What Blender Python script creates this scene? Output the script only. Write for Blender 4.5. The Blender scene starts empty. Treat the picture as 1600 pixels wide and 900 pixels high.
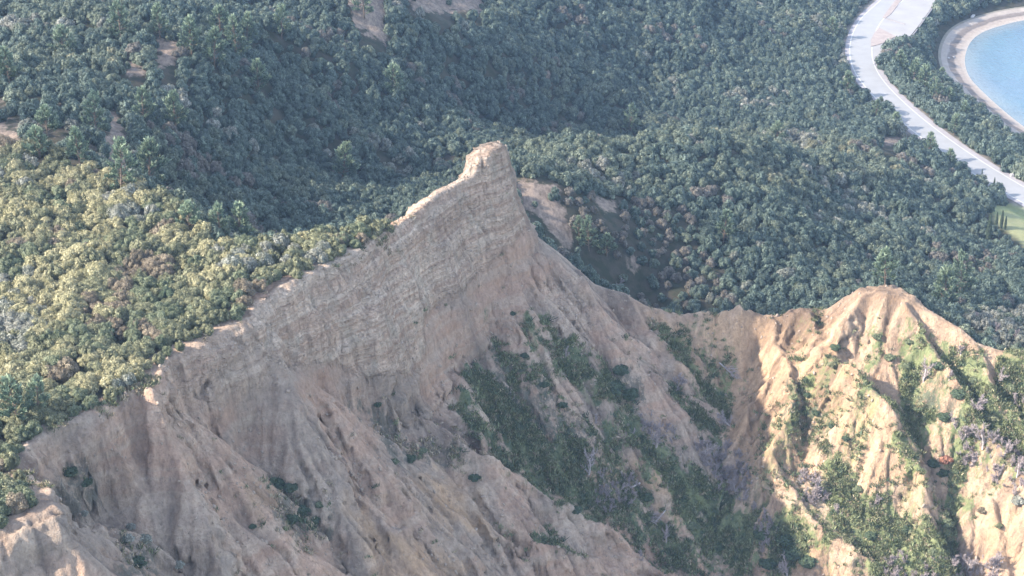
import bpy, bmesh, math, random, time
import numpy as np
from mathutils import Vector
T0 = time.time()
R = math.radians
rng = np.random.default_rng(7)
random.seed(7)
sc = bpy.context.scene
COL = sc.collection

# ------------------------------------------------------------------ camera, sky, sun, exposure
CAM_H, PITCH, FPX = 200.0, R(25.0), 2986.0
cam_d = bpy.data.cameras.new('camera'); cam = bpy.data.objects.new('camera', cam_d); COL.objects.link(cam)
cam.location = (0, 0, CAM_H); cam.rotation_euler = (R(90) - PITCH, 0, 0)
cam_d.sensor_width = 36.0; cam_d.lens = 36.0 * FPX / 1600.0
cam_d.clip_start = 1.0; cam_d.clip_end = 20000.0
sc.camera = cam

HAZE_D = 0.00012
SUN_H = (-0.970, -0.243); SUN_EL = R(33.0)
world = bpy.data.worlds.new('World'); sc.world = world; world.use_nodes = True
wn = world.node_tree; wn.nodes.clear()
sky = wn.nodes.new('ShaderNodeTexSky'); sky.sky_type = 'NISHITA'; sky.sun_disc = False
sky.sun_elevation = SUN_EL; sky.sun_rotation = math.atan2(SUN_H[0], SUN_H[1])
sky.altitude = 200; sky.dust_density = 1.0; sky.ozone_density = 1.5
bg = wn.nodes.new('ShaderNodeBackground'); bg.inputs['Strength'].default_value = 0.15
wo = wn.nodes.new('ShaderNodeOutputWorld')
hs_ = wn.nodes.new('ShaderNodeHueSaturation'); hs_.inputs['Saturation'].default_value = 0.66   # a milky, partly clouded sky
wn.links.new(sky.outputs[0], hs_.inputs['Color']); wn.links.new(hs_.outputs[0], bg.inputs[0]); wn.links.new(bg.outputs[0], wo.inputs[0])
sl = bpy.data.lights.new('sun', 'SUN'); sl.energy = 3.9; sl.angle = R(0.55); sl.color = (1.0, 0.89, 0.75)
sun = bpy.data.objects.new('sun', sl); COL.objects.link(sun)
sd = Vector((SUN_H[0] * math.cos(SUN_EL), SUN_H[1] * math.cos(SUN_EL), math.sin(SUN_EL)))
sun.rotation_euler = sd.to_track_quat('Z', 'Y').to_euler(); sun.location = (-200, -50, 400)
sc.view_settings.view_transform = 'Standard'; sc.view_settings.look = 'None'
sc.view_settings.gamma = 1.0; sc.view_settings.use_curve_mapping = False
sc.view_settings.exposure = 1.92
sc.render.engine = 'CYCLES'
try:
    sc.cycles.use_denoising = True; sc.cycles.max_bounces = 4; sc.cycles.diffuse_bounces = 2
    sc.cycles.transparent_max_bounces = 4; sc.cycles.volume_bounces = 0; sc.cycles.use_adaptive_sampling = True
except Exception: pass

# ------------------------------------------------------------------ survey of the place: sight line + distance -> point on the land
SP, CP = math.sin(PITCH), math.cos(PITCH)
def P(u, v, Y=None, z=None):
    a, b = (u - 800) / FPX, (450 - v) / FPX
    yc, zc = CP + b * SP, -SP + b * CP
    t = Y / yc if Y is not None else (z - CAM_H) / zc
    return (a * t, yc * t, CAM_H + zc * t)
def project(x, y, z):
    dz = z - CAM_H
    f = y * CP - dz * SP; up = y * SP + dz * CP
    return 800 + FPX * x / f, 450 - FPX * up / f

# ------------------------------------------------------------------ noise
_PERM = np.random.default_rng(99).permutation(256).astype(np.int64); _PERM = np.concatenate([_PERM] * 3)
_G3 = np.random.default_rng(5).normal(size=(256, 3)); _G3 /= np.linalg.norm(_G3, axis=1)[:, None]
def noise3(x, y, z):
    x, y, z = np.broadcast_arrays(np.asarray(x, float), np.asarray(y, float), np.asarray(z, float))
    xi, yi, zi = np.floor(x).astype(np.int64), np.floor(y).astype(np.int64), np.floor(z).astype(np.int64)
    xf, yf, zf = x - xi, y - yi, z - zi
    u, v, w = [t * t * t * (t * (t * 6 - 15) + 10) for t in (xf, yf, zf)]
    out = 0.0
    for dx in (0, 1):
        for dy in (0, 1):
            for dz in (0, 1):
                h = _PERM[_PERM[_PERM[(xi + dx) & 255] + ((yi + dy) & 255)] + ((zi + dz) & 255)]
                g = _G3[h]
                d = g[..., 0] * (xf - dx) + g[..., 1] * (yf - dy) + g[..., 2] * (zf - dz)
                out = out + d * (u if dx else 1 - u) * (v if dy else 1 - v) * (w if dz else 1 - w)
    return out * 1.5
def fbm(x, y, z=0.0, o=4, g=0.5):
    s, a, f = 0.0, 1.0, 1.0
    for i in range(o):
        s = s + a * noise3(x * f + 17.3 * i, y * f - 9.1 * i, np.asarray(z) * f + 3.7 * i); a *= g; f *= 2.03
    return s
def smooth(a, b, x):
    t = np.clip((x - a) / (b - a), 0, 1); return t * t * (3 - 2 * t)

# ------------------------------------------------------------------ land form
# background control points: (u, v, Y)
BG = [
 # far left hill
 (0,0,430),(-300,0,420),(150,0,425),(330,20,400),(450,0,450),(560,0,460),(700,0,500),(850,0,545),(1000,0,575),(1150,0,615),(1280,0,640),
 (-300,100,350),(0,90,352),(120,100,362),(240,100,356),(330,90,372),(420,100,400),(520,100,412),(640,100,440),(750,100,470),(900,100,515),(1050,100,540),(1180,100,565),(1280,100,572),
 (-300,170,318),(0,150,322),(100,150,322),(190,110,350),(200,200,308),(170,190,312),(260,200,322),(350,200,345),(450,200,370),(560,200,388),(650,200,412),(750,200,448),(850,200,470),(1000,200,500),(1100,200,505),(1200,180,515),(1280,190,520),
 (0,210,292),(100,230,285),(190,280,283),(250,300,292),(350,300,312),(430,300,326),(520,300,345),(620,270,372),(300,360,288),(400,380,292),(520,370,312),(650,300,355),
 # wooded spur right of the pinnacle
 (820,277,336),(870,288,338),(930,255,368),(850,232,385),(1000,225,400),(1100,222,408),(1200,240,420),(1300,265,430),(1400,250,470),(960,308,350),(1070,335,352),(1150,300,378),(1250,330,380),(1350,330,402),(1450,340,425),(1530,370,428),
 # bowl and valley behind the narrow crest
 (830,330,326),(860,400,312),(900,440,312),(960,400,326),(1000,470,322),(1080,400,338),(1080,470,322),(1180,400,345),(1180,480,322),(1300,400,355),(1300,470,325),(1400,400,368),(1400,445,345),(1500,430,365),(1500,490,330),(1590,480,350),(1600,540,305),(1540,520,308),(1480,500,318),
 (1590,330,450),(1600,370,432),(1590,420,400),(1540,300,470),(1700,340,455),(1900,400,430),(1900,550,330),
]
BGZ = [(-260,560,110),(-400,400,120),(-400,200,95),(-250,700,90),(0,800,25),(100,800,6),(-100,900,40),(200,1000,-6),(-600,900,60),
       (-100,600,66),(0,640,38),(60,700,16),(110,760,4),(0,100,12),(60,150,12),(120,200,12),(-40,180,20),(0,220,20),(40,240,20),(80,240,22),(-60,240,40),(-100,120,30),(0,260,26),(45,262,28),(90,255,30),(140,255,30),(-200,100,40),(200,200,10),(260,350,2)]
# coast road centre line, levels in metres
ROAD = [(1470,-60,8.2),(1425,-28,8.0),(1385,8,7.9),(1361,32,7.8),(1348,58,7.8),(1345,84,7.8),(1352,110,7.8),(1371,137,7.8),(1402,168,7.8),(1440,200,7.8),(1480,230,7.8),(1520,257,7.8),(1560,282,7.8),(1610,311,7.8),(1680,348,7.8),(1800,410,7.8)]
ROADP = np.array([P(u, v, z=z) for u, v, z in ROAD])
TRACK = [(1690,-25,2.6),(1600,13,2.6),(1562,22,2.6),(1530,32,2.6),(1503,46,2.6),(1484,66,2.7),(1476,88,2.8),(1481,110,2.8),(1500,133,2.8),(1530,158,2.8),(1562,184,2.8),(1605,213,2.8),(1700,280,2.8)]
TRACKP = np.array([P(u, v, z=z) for u, v, z in TRACK])
SHORE = [(1760,10),(1680,20),(1600,30),(1565,38),(1535,48),(1515,62),(1505,82),(1504,102),(1512,122),(1530,142),(1556,166),(1580,186),(1610,208),(1700,268),(1850,350)]
SHOREP = np.array([P(u, v, z=0.0) for u, v in SHORE])
LOT = [(1440,-50),(1404,-4),(1381,28),(1366,50),(1358,74),(1358,100),(1364,101),(1378,86),(1396,75),(1418,62),(1440,34),(1462,3),(1490,-40)]
LOTP = np.array([P(u, v, z=7.8) for u, v in LOT])

def resample(pts, step):
    pts = np.asarray(pts, float); out = []
    # Catmull-Rom
    n = len(pts)
    for i in range(n - 1):
        p0, p1, p2, p3 = pts[max(i - 1, 0)], pts[i], pts[i + 1], pts[min(i + 2, n - 1)]
        k = max(2, int(np.linalg.norm(p2[:2] - p1[:2]) / step))
        for t in np.linspace(0, 1, k, endpoint=False):
            out.append(0.5 * ((2 * p1) + (-p0 + p2) * t + (2 * p0 - 5 * p1 + 4 * p2 - p3) * t * t + (-p0 + 3 * p1 - 3 * p2 + p3) * t ** 3))
    out.append(pts[-1]); return np.array(out)
ROADP = resample(ROADP, 4); TRACKP = resample(TRACKP, 4); SHOREP = resample(SHOREP, 4)

ctrl = [P(u, v, Y=Y) for u, v, Y in BG] + list(BGZ)
ctrl += [tuple(p) for p in ROADP[::4]] + [tuple(p) for p in TRACKP[::5]] + [tuple(p) for p in SHOREP[::4]]
ctrl += [(p[0] + 30, p[1] + 4, -4) for p in SHOREP[::6]]
ctrl = np.array(ctrl)
def rbf_fit(c):
    d = np.linalg.norm(c[:, None, :2] - c[None, :, :2], axis=2)
    d = np.sqrt(d * d + 25.0)
    n = len(c); A = np.zeros((n + 3, n + 3)); A[:n, :n] = d + np.eye(n) * 0.0
    A[:n, n] = 1; A[:n, n + 1:] = c[:, :2]; A[n, :n] = 1; A[n + 1:, :n] = c[:, :2].T
    return np.linalg.lstsq(A, np.concatenate([c[:, 2], [0, 0, 0]]), rcond=None)[0]
_W = rbf_fit(ctrl)
def rbf_eval(x, y):
    s = x.shape; x = x.ravel(); y = y.ravel(); out = np.empty(len(x))
    for i in range(0, len(x), 20000):
        xx, yy = x[i:i + 20000, None], y[i:i + 20000, None]
        d = np.sqrt((xx - ctrl[:, 0]) ** 2 + (yy - ctrl[:, 1]) ** 2 + 25.0)
        out[i:i + 20000] = d @ _W[:-3] + _W[-3] + _W[-2] * x[i:i + 20000] + _W[-1] * y[i:i + 20000]
    return out.reshape(s)
# the background is smooth: evaluate coarse, look up bilinearly
class Grid:
    def __init__(s, xs, ys, Z): s.xs, s.ys, s.Z = xs, ys, Z
    def __call__(s, x, y):
        x = np.asarray(x, float); y = np.asarray(y, float)
        i = np.clip(np.searchsorted(s.xs, x) - 1, 0, len(s.xs) - 2); j = np.clip(np.searchsorted(s.ys, y) - 1, 0, len(s.ys) - 2)
        tx = np.clip((x - s.xs[i]) / (s.xs[i + 1] - s.xs[i]), 0, 1); ty = np.clip((y - s.ys[j]) / (s.ys[j + 1] - s.ys[j]), 0, 1)
        Z = s.Z
        return (Z[j, i] * (1 - tx) + Z[j, i + 1] * tx) * (1 - ty) + (Z[j + 1, i] * (1 - tx) + Z[j + 1, i + 1] * tx) * ty
_cx, _cy = np.arange(-700, 701, 4.0), np.arange(60, 1101, 4.0)
_CX, _CY = np.meshgrid(_cx, _cy)
BGG = Grid(_cx, _cy, rbf_eval(_CX, _CY))

def seg_dist(x, y, pts, signed=False):
    """distance to a polyline, parameter arrays of the nearest segment"""
    best = np.full(x.shape, 1e9); idx = np.zeros(x.shape, int); tt = np.zeros(x.shape)
    for i in range(len(pts) - 1):
        ax, ay = pts[i][0], pts[i][1]; bx, by = pts[i + 1][0] - ax, pts[i + 1][1] - ay
        t = np.clip(((x - ax) * bx + (y - ay) * by) / (bx * bx + by * by + 1e-9), 0, 1)
        d = np.hypot(x - ax - t * bx, y - ay - t * by)
        m = d < best; best[m] = d[m]; idx[m] = i; tt[m] = t[m]
    return best, idx, tt
def inside(x, y, poly):
    r = np.zeros(x.shape, bool); n = len(poly)
    for i in range(n):
        x1, y1 = poly[i][0], poly[i][1]; x2, y2 = poly[(i + 1) % n][0], poly[(i + 1) % n][1]
        c = (y1 > y) != (y2 > y)
        r ^= c & (x < (x2 - x1) * (y - y1) / (y2 - y1 + 1e-12) + x1)
    return r

# plateau outline: rim above the cliff (front), then the far edge
RIM = [(-420,1180,98),(-160,900,98),(-40,835,98),(30,815,98),(78,792,98),(66,760,98),(28,738,98),(34,700,98),(80,668,98),(150,640,97.6),(240,590,97.2),(256,560,97),(330,522,97),(384,494,97),(404,464,97),(480,426,96.6),(550,395,96.2),(612,362,95.5)]
FAR = [(604,348,95.3),(530,366,96),(440,380,96.6),(350,388,97),(305,360,97),(292,332,97),(240,302,97),(190,284,97.5),(140,258,98),(90,238,98),(40,228,98),(0,224,98),(-200,215,99),(-1500,260,99),(-2300,1180,99)]
RIMP = [P(u, v, z=z) for u, v, z in RIM]; FARP = [P(u, v, z=z) for u, v, z in FAR]
PLAT = RIMP + FARP
# ridge lines: (u, v, Y or None, z or None, flat, s1, h1, s2)
def ridge(rows):
    out = []
    for r in rows:
        u, v, Y, z = r[:4]; p = P(u, v, Y=Y) if z is None else P(u, v, z=z)
        out.append(p + tuple(r[4:]))
    return np.array(out)
CREST = ridge([(604,356,None,95.2,.6,2.9,24,1.5),(645,332,250,None,.5,2.9,24,1.5),(680,302,256,None,.5,2.9,22,1.5),(706,288,260,None,.6,2.9,20,1.4),(729,276,262.5,None,.7,3.0,19,1.3),
  (737,258,264,None,.7,3.6,18,1.2),(741,250,264.6,None,.9,4.0,18,1.2),(750,240,265.5,None,1.3,4.4,16,1.02),(757,231,266.5,None,1.35,4.6,16,1.02),(766,226,267.4,None,1.45,4.8,17,1.02),(772,225,268,None,1.45,4.8,17,1.02),(780,231,268.8,None,1.15,4.8,17,1.02),(785,242,269.4,None,.9,4.6,17,1.02),(788,262,270,None,.9,4.0,14,1.02),
  (791,288,270.4,None,.6,2.8,10,1.02),(808,314,271,None,.5,2.4,6,1.02),(822,350,271.5,None,.4,1.8,4,1.02),(850,390,272,None,.35,1.3,4,1.02),(866,408,272.3,None,.6,1.2,4,1.02),(898,422,272.7,None,.7,1.2,4,1.02),
  (930,446,273,None,.4,1.2,4,.88),(975,458,273.6,None,.35,1.2,4,.86),(1010,479,274,None,.35,1.2,5,.86),(1065,493,275,None,.3,1.3,5,.86),(1130,488,275.3,None,.3,1.4,6,.86),
  (1157,481,275,None,.4,1.5,7,.86),(1178,489,274.7,None,.3,1.5,7,.86),(1210,493,274,None,.3,1.4,6,.86),(1254,481,273,None,.7,1.4,5,.86),(1300,486,272.5,None,.5,1.3,4,.86),
  (1335,466,271,None,1.5,1.1,4,.86),(1360,455,270,None,2,1.1,4,.86),(1390,452,269,None,2,1.1,4,.86),(1418,464,267,None,1.2,1.2,4,.86),(1450,486,264.5,None,.5,1.3,4,.86),(1500,514,261.5,None,.4,1.3,4,.86),
  (1524,538,259.5,None,.5,1.2,4,.86),(1560,549,258.5,None,.6,1.2,4,.86),(1600,552,257.5,None,.5,1.2,4,.86),(1720,590,250,None,.5,1.2,4,.86),(1950,700,231,None,.5,1.2,4,.8)])

def tent(x, y, rows, drop_only=False):
    best = np.full(x.shape, -1e9)
    for i in range(len(rows) - 1):
        a, b = rows[i], rows[i + 1]
        bx, by = b[0] - a[0], b[1] - a[1]
        t = np.clip(((x - a[0]) * bx + (y - a[1]) * by) / (bx * bx + by * by + 1e-9), 0, 1)
        d = np.hypot(x - a[0] - t * bx, y - a[1] - t * by)
        q = [a[k] + t * (b[k] - a[k]) for k in range(2, 7)]
        d = np.maximum(d - q[1], 0)
        dd = d * q[2]; drop = np.where(dd < q[3], dd, q[3] + q[4] * (d - q[3] / q[2]))
        best = np.maximum(best, q[0] - drop)
    return best
RIMX = [tuple(p) for p in RIMP[:-1]] + [tuple(q[:3]) for q in CREST[1:14]]
def plateau(x, y):
    ins = inside(x, y, PLAT)
    dr, ir, tr = seg_dist(x, y, RIMX)
    df, jf, tf = seg_dist(x, y, FARP)
    zr = np.array([p[2] for p in RIMX]); zf = np.array([p[2] for p in FARP])
    a = zr[ir] * (1 - tr) + zr[ir + 1] * tr; b = zf[jf] * (1 - tf) + zf[jf + 1] * tf
    top = 97.2 + fbm(x / 16, y / 16, 1.0, 3) * 1.6
    e = np.minimum(dr, df)
    zin = np.where(dr < df, a, b); zin = zin + (top - zin) * smooth(0, 10, e)
    # front: sheer beds, then a long washed slope
    hs = 21 - 8 * smooth(200, 176, y) - 5 * smooth(250, 268, y) + fbm(x / 8, y / 8, 77, 3) * 4.5 * smooth(196, 210, y)
    d = np.maximum(dr - np.abs(fbm(x / 4.5, y / 4.5, 17, 3)) * 1.3 * np.exp(-(dr / 7) ** 2) * smooth(3, 18, np.hypot(x - RIMP[-1][0], y - RIMP[-1][1])) * smooth(256, 246, y), 0)
    w = fbm(x / 9, y / 9, 4.0, 3) * 1.7 * smooth(9, 15, d) + fbm(x / 7, y / 7, 14.0, 3) * 1.6 * smooth(1, 4, d)
    w = w * (1 - .6 * smooth(232, 246, y))
    d = np.maximum(d + w, 0)
    s1 = 2.9
    dd = s1 * (np.sqrt(d * d + .8) - .894); front = a - np.where(dd < hs, dd, hs + 1.06 * (d - hs / s1))
    back = b - 0.80 * np.maximum(df, 0)
    A_ = np.array([p[:2] for p in RIMX])
    behind = ((A_[ir + 1, 0] - A_[ir, 0]) * (y - A_[ir, 1]) - (A_[ir + 1, 1] - A_[ir, 1]) * (x - A_[ir, 0]) > 0)
    out = np.where(behind, back, front)
    return np.where(ins, zin, out)

def macro0(x, y):
    wx = fbm(x / 22, y / 22, 7.0, 3) * 2.2; wy = fbm(x / 22, y / 22, 13.0, 3) * 2.2
    dc, _, _ = seg_dist(x, y, CREST)
    k = smooth(8, 30, dc)
    z = np.maximum(plateau(x, y), tent(x + wx * k, y + wy * k, CREST))
    b = BGG(x, y)
    m = np.maximum(z, b); df = np.abs(z - b)
    return m + np.where(df < 5, (5 - df) ** 2 / 20, 0)

NX = np.arange(-105, 128, 0.4); NY = np.arange(135, 345, 0.4)
GX, GY = np.meshgrid(NX, NY)
M0 = macro0(GX, GY)
G0 = Grid(NX, NY, M0)
print('macro', round(time.time() - T0, 1))

def hit(g, u, v, lift=0.0, y0=150.0, y1=900.0, step=0.25):
    a, b = (u - 800) / FPX, (450 - v) / FPX
    yc, zc = CP + b * SP, -SP + b * CP
    Y = np.arange(y0, y1, step); t = Y / yc
    z = CAM_H + zc * t; h = g(a * t, Y) + lift
    k = np.argmax(z <= h)
    if not (z[k] <= h[k]): return None
    return (a * t[k], Y[k], z[k])

# spurs that run down from the cliffs and the crest: pixels along the spur, height above the even slope, side slope
SPURS = [
 ([(236,600),(290,650),(335,700),(372,745),(410,800),(450,870),(490,940)], 2.5, 4.5, 1.4),
 ([(420,520),(470,575),(510,625),(545,690),(560,740)], 1.5, 3.5, 1.4),
 ([(640,640),(690,670),(735,700),(800,740),(865,778),(960,832),(1045,895),(1100,950)], 2.0, 7.0, 1.4),
 ([(470,745),(530,790),(578,786),(610,826),(670,836),(700,872),(745,915),(800,980)], 2.5, 8.5, 1.5),
 ([(600,700),(660,745),(728,770),(770,830),(832,852),(930,872),(1010,900),(1080,960)], 2.0, 7.0, 1.45),
 ([(905,430),(925,470),(940,510),(985,560),(1010,570),(1030,610),(1060,670),(1110,730),(1170,790),(1240,860)], 1.0, 2.8, 1.2),
 ([(1065,498),(1075,540),(1050,600),(1090,660)], 0.5, 1.8, 1.0),
 ([(1135,492),(1120,560),(1130,620),(1150,660)], 0.6, 1.6, 1.0),
 ([(1205,497),(1212,540),(1240,590),(1235,650),(1205,700),(1225,750),(1290,830),(1380,890),(1450,950)], 1.5, 6.5, 1.5),
 ([(1262,485),(1275,540),(1305,550),(1350,582),(1385,630),(1400,680),(1440,740),(1450,800),(1480,870)], 1.5, 8.5, 1.55),
 ([(1345,462),(1320,500),(1310,545)], 1.0, 3.2, 1.4),
 ([(1240,486),(1225,540),(1195,600),(1168,650),(1150,690)], 1.0, 3.0, 1.5),
 ([(1418,468),(1450,530),(1490,590),(1530,650),(1580,720),(1640,800)], 1.2, 5.0, 1.4),
 ([(1525,540),(1545,600),(1590,660),(1650,720)], 1.0, 4.0, 1.4),
 ([(1500,690),(1520,740),(1548,785),(1560,840),(1570,900)], 1.0, 5.0, 1.1),
 ([(-40,850),(20,830),(80,812),(150,822),(215,838),(262,872),(300,915),(330,960)], 0.5, 6.5, 1.5),
]
spur_rows = []
for pts, l0, l1, ss in SPURS:
    rows = []
    for k, (u, v) in enumerate(pts):
        f = k / (len(pts) - 1); l = l0 + (l1 - l0) * smooth(0, .45, f)
        h = hit(G0, u, v, l)
        if h is None: continue
        rows.append((h[0], h[1], h[2], 0.3, ss, 3.5, ss * .78))
    spur_rows.append(np.array(rows))
M1 = M0.copy()
wx = fbm(GX / 7, GY / 7, 27.0, 3) * .9; wy = fbm(GX / 7, GY / 7, 33.0, 3) * .9
for rows in spur_rows:
    if len(rows) > 1:
        t_ = tent(GX + wx, GY + wy, rows)
        df = M1 - t_; k = 0.9
        M1 = np.maximum(M1, t_) + np.where(np.abs(df) < k, (k - np.abs(df)) ** 2 / (4 * k), 0)
print('spurs', round(time.time() - T0, 1))

# running water: droplets carve gullies and rills into the bare slopes
INPLAT = inside(GX, GY, PLAT)
dcr, _, _ = seg_dist(GX, GY, CREST)
drm, _, _ = seg_dist(GX, GY, RIMP)
EDGE = [tuple(p[:2]) for p in RIMP[:-1]] + [tuple(p[:2]) for p in CREST]
_, _k, _ = seg_dist(GX, GY, EDGE); _A = np.array(EDGE)
front_side = ((_A[_k + 1, 0] - _A[_k, 0]) * (GY - _A[_k, 1]) - (_A[_k + 1, 1] - _A[_k, 1]) * (GX - _A[_k, 0]) < 0) | (dcr < 1.2)
BADM = (~INPLAT) & front_side & (GX > -75)
ERO = smooth(0.6, 5, np.minimum(dcr, 99)) * smooth(-0.5, 1.0, drm) * BADM
drx, _, _ = seg_dist(GX, GY, RIMX)
ERO = ERO * (1 - .72 * smooth(9.5, 6.5, drx) * smooth(196, 206, GY))
def erode(Z, mask, n=26000, steps=85, rounds=6, cell=0.4, seed=1, rate=0.12):
    r = np.random.default_rng(seed); H, W = Z.shape; Z = Z.copy(); cand = np.argwhere(mask > 0.05)
    for rd in range(rounds):
        c = cand[r.integers(0, len(cand), n)]; py = c[:, 0] + r.random(n); px = c[:, 1] + r.random(n)
        sed = np.zeros(n); vel = np.ones(n); dx = np.zeros(n); dy = np.zeros(n); alive = np.ones(n, bool)
        for s in range(steps):
            i = np.clip(px.astype(int), 1, W - 3); j = np.clip(py.astype(int), 1, H - 3)
            fx, fy = px - i, py - j
            a, b_, c_, d_ = Z[j, i], Z[j, i + 1], Z[j + 1, i], Z[j + 1, i + 1]
            gx = (b_ - a) * (1 - fy) + (d_ - c_) * fy; gy = (c_ - a) * (1 - fx) + (d_ - b_) * fx
            dx = dx * 0.25 - gx * 0.75; dy = dy * 0.25 - gy * 0.75
            L = np.hypot(dx, dy) + 1e-6; dx /= L; dy /= L
            h0 = a * (1 - fx) * (1 - fy) + b_ * fx * (1 - fy) + c_ * (1 - fx) * fy + d_ * fx * fy
            nx, ny = px + dx, py + dy
            ok = (nx > 2) & (nx < W - 4) & (ny > 2) & (ny < H - 4) & alive
            alive = ok
            nx = np.where(ok, nx, px); ny = np.where(ok, ny, py)
            i2 = nx.astype(int).clip(1, W - 3); j2 = ny.astype(int).clip(1, H - 3); fx2, fy2 = nx - i2, ny - j2
            h1 = Z[j2, i2] * (1 - fx2) * (1 - fy2) + Z[j2, i2 + 1] * fx2 * (1 - fy2) + Z[j2 + 1, i2] * (1 - fx2) * fy2 + Z[j2 + 1, i2 + 1] * fx2 * fy2
            dh = h0 - h1
            cap = np.clip(dh, 0.02, 1.2) * vel * 0.5
            er = np.where(dh > 0, np.clip((cap - sed) * rate, -0.05, np.minimum(0.06, dh * .3)), -np.minimum(sed, -dh) * .5)
            er = er * ok * mask[j, i]
            for (jj, ii, w) in ((j, i, (1 - fx) * (1 - fy)), (j, i + 1, fx * (1 - fy)), (j + 1, i, (1 - fx) * fy), (j + 1, i + 1, fx * fy)):
                np.add.at(Z, (jj, ii), -er * w)
            sed = np.maximum(sed + er, 0); vel = np.sqrt(np.maximum(vel * vel * .9 + dh * .6, 0.05)).clip(0, 2.2)
            px, py = nx, ny
    return Z
# slope-normal roughness first so the water finds channels
M1 = M1 + fbm(GX / 1.6, GY / 1.6, 3, 3) * .8 * np.exp(-dcr / 1.5) * smooth(22, 30, GX) * smooth(49, 44, GX)
rough = fbm(GX / 5, GY / 5, M1 / 9, 5, .55)
M1r = M1 + rough * 0.9 * ERO
M2 = erode(M1r, ERO)
M2 = np.where(ERO > 0, M1r + np.clip(M2 - M1r, -4.0, 2.0), M1r)
print('erosion', round(time.time() - T0, 1))
FLOW = M2 - M1r
NEAR = Grid(NX, NY, M2); NEARF = Grid(NX, NY, FLOW)
GB = Grid(NX, NY, (((ERO > 0) | (dcr < 2.6) | (INPLAT & (drm < 1.6))) & (GX > -75)).astype(float))

NEARB = Grid(NX, NY, np.where((dcr < 4) & (GX > -20), smooth(.2, 1.6, dcr) * .7 + .3 * 0 + .3, 0) * (1 - (ERO > 0)) + np.where(ERO > 0, np.maximum(ERO, .3 * (dcr < 4)), 0))
def edge_w(x, y):
    return smooth(-105, -97, x) * smooth(127, 119, x) * smooth(135, 140, y) * smooth(344, 336, y)
def height(x, y, detail=True):
    w = edge_w(x, y)
    zf = BGG(x, y)
    far_l = np.where((x < -95) & (y < 345), plateau(x, y), -1e3) if np.any((x < -95) & (y < 345)) else -1e3
    zf = np.maximum(zf, far_l)
    zn = NEAR(x, y)
    z = zf * (1 - w) + zn * w
    bad = GB(x, y) * w
    # forest ground unevenness in the back
    fo = (1 - bad)
    z = z + fo * smooth(150, 300, y) * (fbm(x / 34, y / 34, 2.0, 4) * 4.0 + fbm(x / 9, y / 9, 5.0, 2) * .5) * smooth(320, 380, y) * smooth(6, 20, z)
    # coast road bench, parking, track and beach
    far = (y > 420) & (x > 60)
    if np.any(far):
        xf, yf, zz = x[far], y[far], z[far]
        d, _, _ = seg_dist(xf, yf, ROADP); zz = 7.8 + (zz - 7.8) * smooth(6.5, 17, d) - .12 * smooth(8, 6, d)
        il = inside(xf, yf, LOTP); dl, _, _ = seg_dist(xf, yf, np.vstack([LOTP, LOTP[:1]])); dl = np.where(il, 0, dl)
        zz = 7.8 + (zz - 7.8) * smooth(2, 12, dl)
        ds, k, _ = seg_dist(xf, yf, SHOREP)
        A = SHOREP[k]; B = SHOREP[k + 1]
        side = (B[:, 0] - A[:, 0]) * (yf - A[:, 1]) - (B[:, 1] - A[:, 1]) * (xf - A[:, 0])
        sgn = np.where(side > 0, 1, -1)      # +1 sea side
        beach = np.where(sgn > 0, -ds * 0.09, np.minimum(ds * 0.22, 2.6))
        land = zz
        zz = np.where(sgn > 0, beach, np.where(ds < 8.2, beach, beach + (land - beach) * smooth(8.2, 20, ds)))
        z = z.copy(); z[far] = zz
    return z

# ------------------------------------------------------------------ terrain sheet, fine near, coarse far
def axis(fine0, fine1, step, lo, hi, g, smax, mid, smid):
    a = list(np.arange(fine0, fine1, step)); s = step; p = a[-1]
    while p < hi: s = min(s * g, smid if p < mid else smax); p += s; a.append(p)
    s = step; p = a[0]; left = []
    while p > lo: s = min(s * g, smax); p -= s; left.append(p)
    return np.array(left[::-1] + a)
XS = axis(-52, 92, 0.24, -420, 620, 1.05, 5.0, 235, 1.5)
YS = axis(158, 288, 0.20, 60, 1100, 1.03, 4.0, 730, 1.5)
X, Y = np.meshgrid(XS, YS)
Z = height(X, Y)
print('height', X.shape, round(time.time() - T0, 1))
bad = GB(X, Y) * edge_w(X, Y)
# bare-earth detail: rills follow the fall line (noise smeared downhill), beds and cracks stand out of the steep faces
RX = np.arange(-76, 98, 0.27); RY = np.arange(146, 304, 0.27); RGX, RGY = np.meshgrid(RX, RY)
RZ = NEAR(RGX, RGY)
def blur(a, n):
    for _ in range(n):
        a = (a + np.roll(a, 1, 0) + np.roll(a, -1, 0) + np.roll(a, 1, 1) + np.roll(a, -1, 1)) / 5
    return a
_gy, _gx = np.gradient(blur(RZ, 10)); _L = np.hypot(_gx, _gy) + 1e-6; _gx /= _L; _gy /= _L
def smear(src, steps, st=1.0):
    acc = src.copy(); H, W = src.shape; jj, ii = np.mgrid[0:H, 0:W].astype(float)
    for sg in (1, -1):
        pi, pj = ii.copy(), jj.copy()
        for k in range(steps):
            a, b = np.clip(pj, 0, H - 1).astype(int), np.clip(pi, 0, W - 1).astype(int)
            pi += sg * _gx[a, b] * st; pj += sg * _gy[a, b] * st
            acc += src[np.clip(pj, 0, H - 1).astype(int), np.clip(pi, 0, W - 1).astype(int)]
    return acc / (2 * steps + 1)
_rr = np.random.default_rng(4)
def unit(a): a = a - a.mean(); return a / a.std()
_w1 = blur(_rr.normal(size=RZ.shape), 1); _w2 = blur(_rr.normal(size=RZ.shape), 14)
rill1 = unit(smear(_w1, 22)); rill2 = unit(smear(_w2, 40))
_w3 = blur(_rr.normal(size=RZ.shape), 5); rill3 = unit(smear(_w3, 34))
rib = (.75 - np.abs(rill3)) * .8 + (.7 - np.abs(rill1)) * .35
RILL = Grid(RX, RY, .45 * rill1 + .25 * rill2 + rib * .9)
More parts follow.
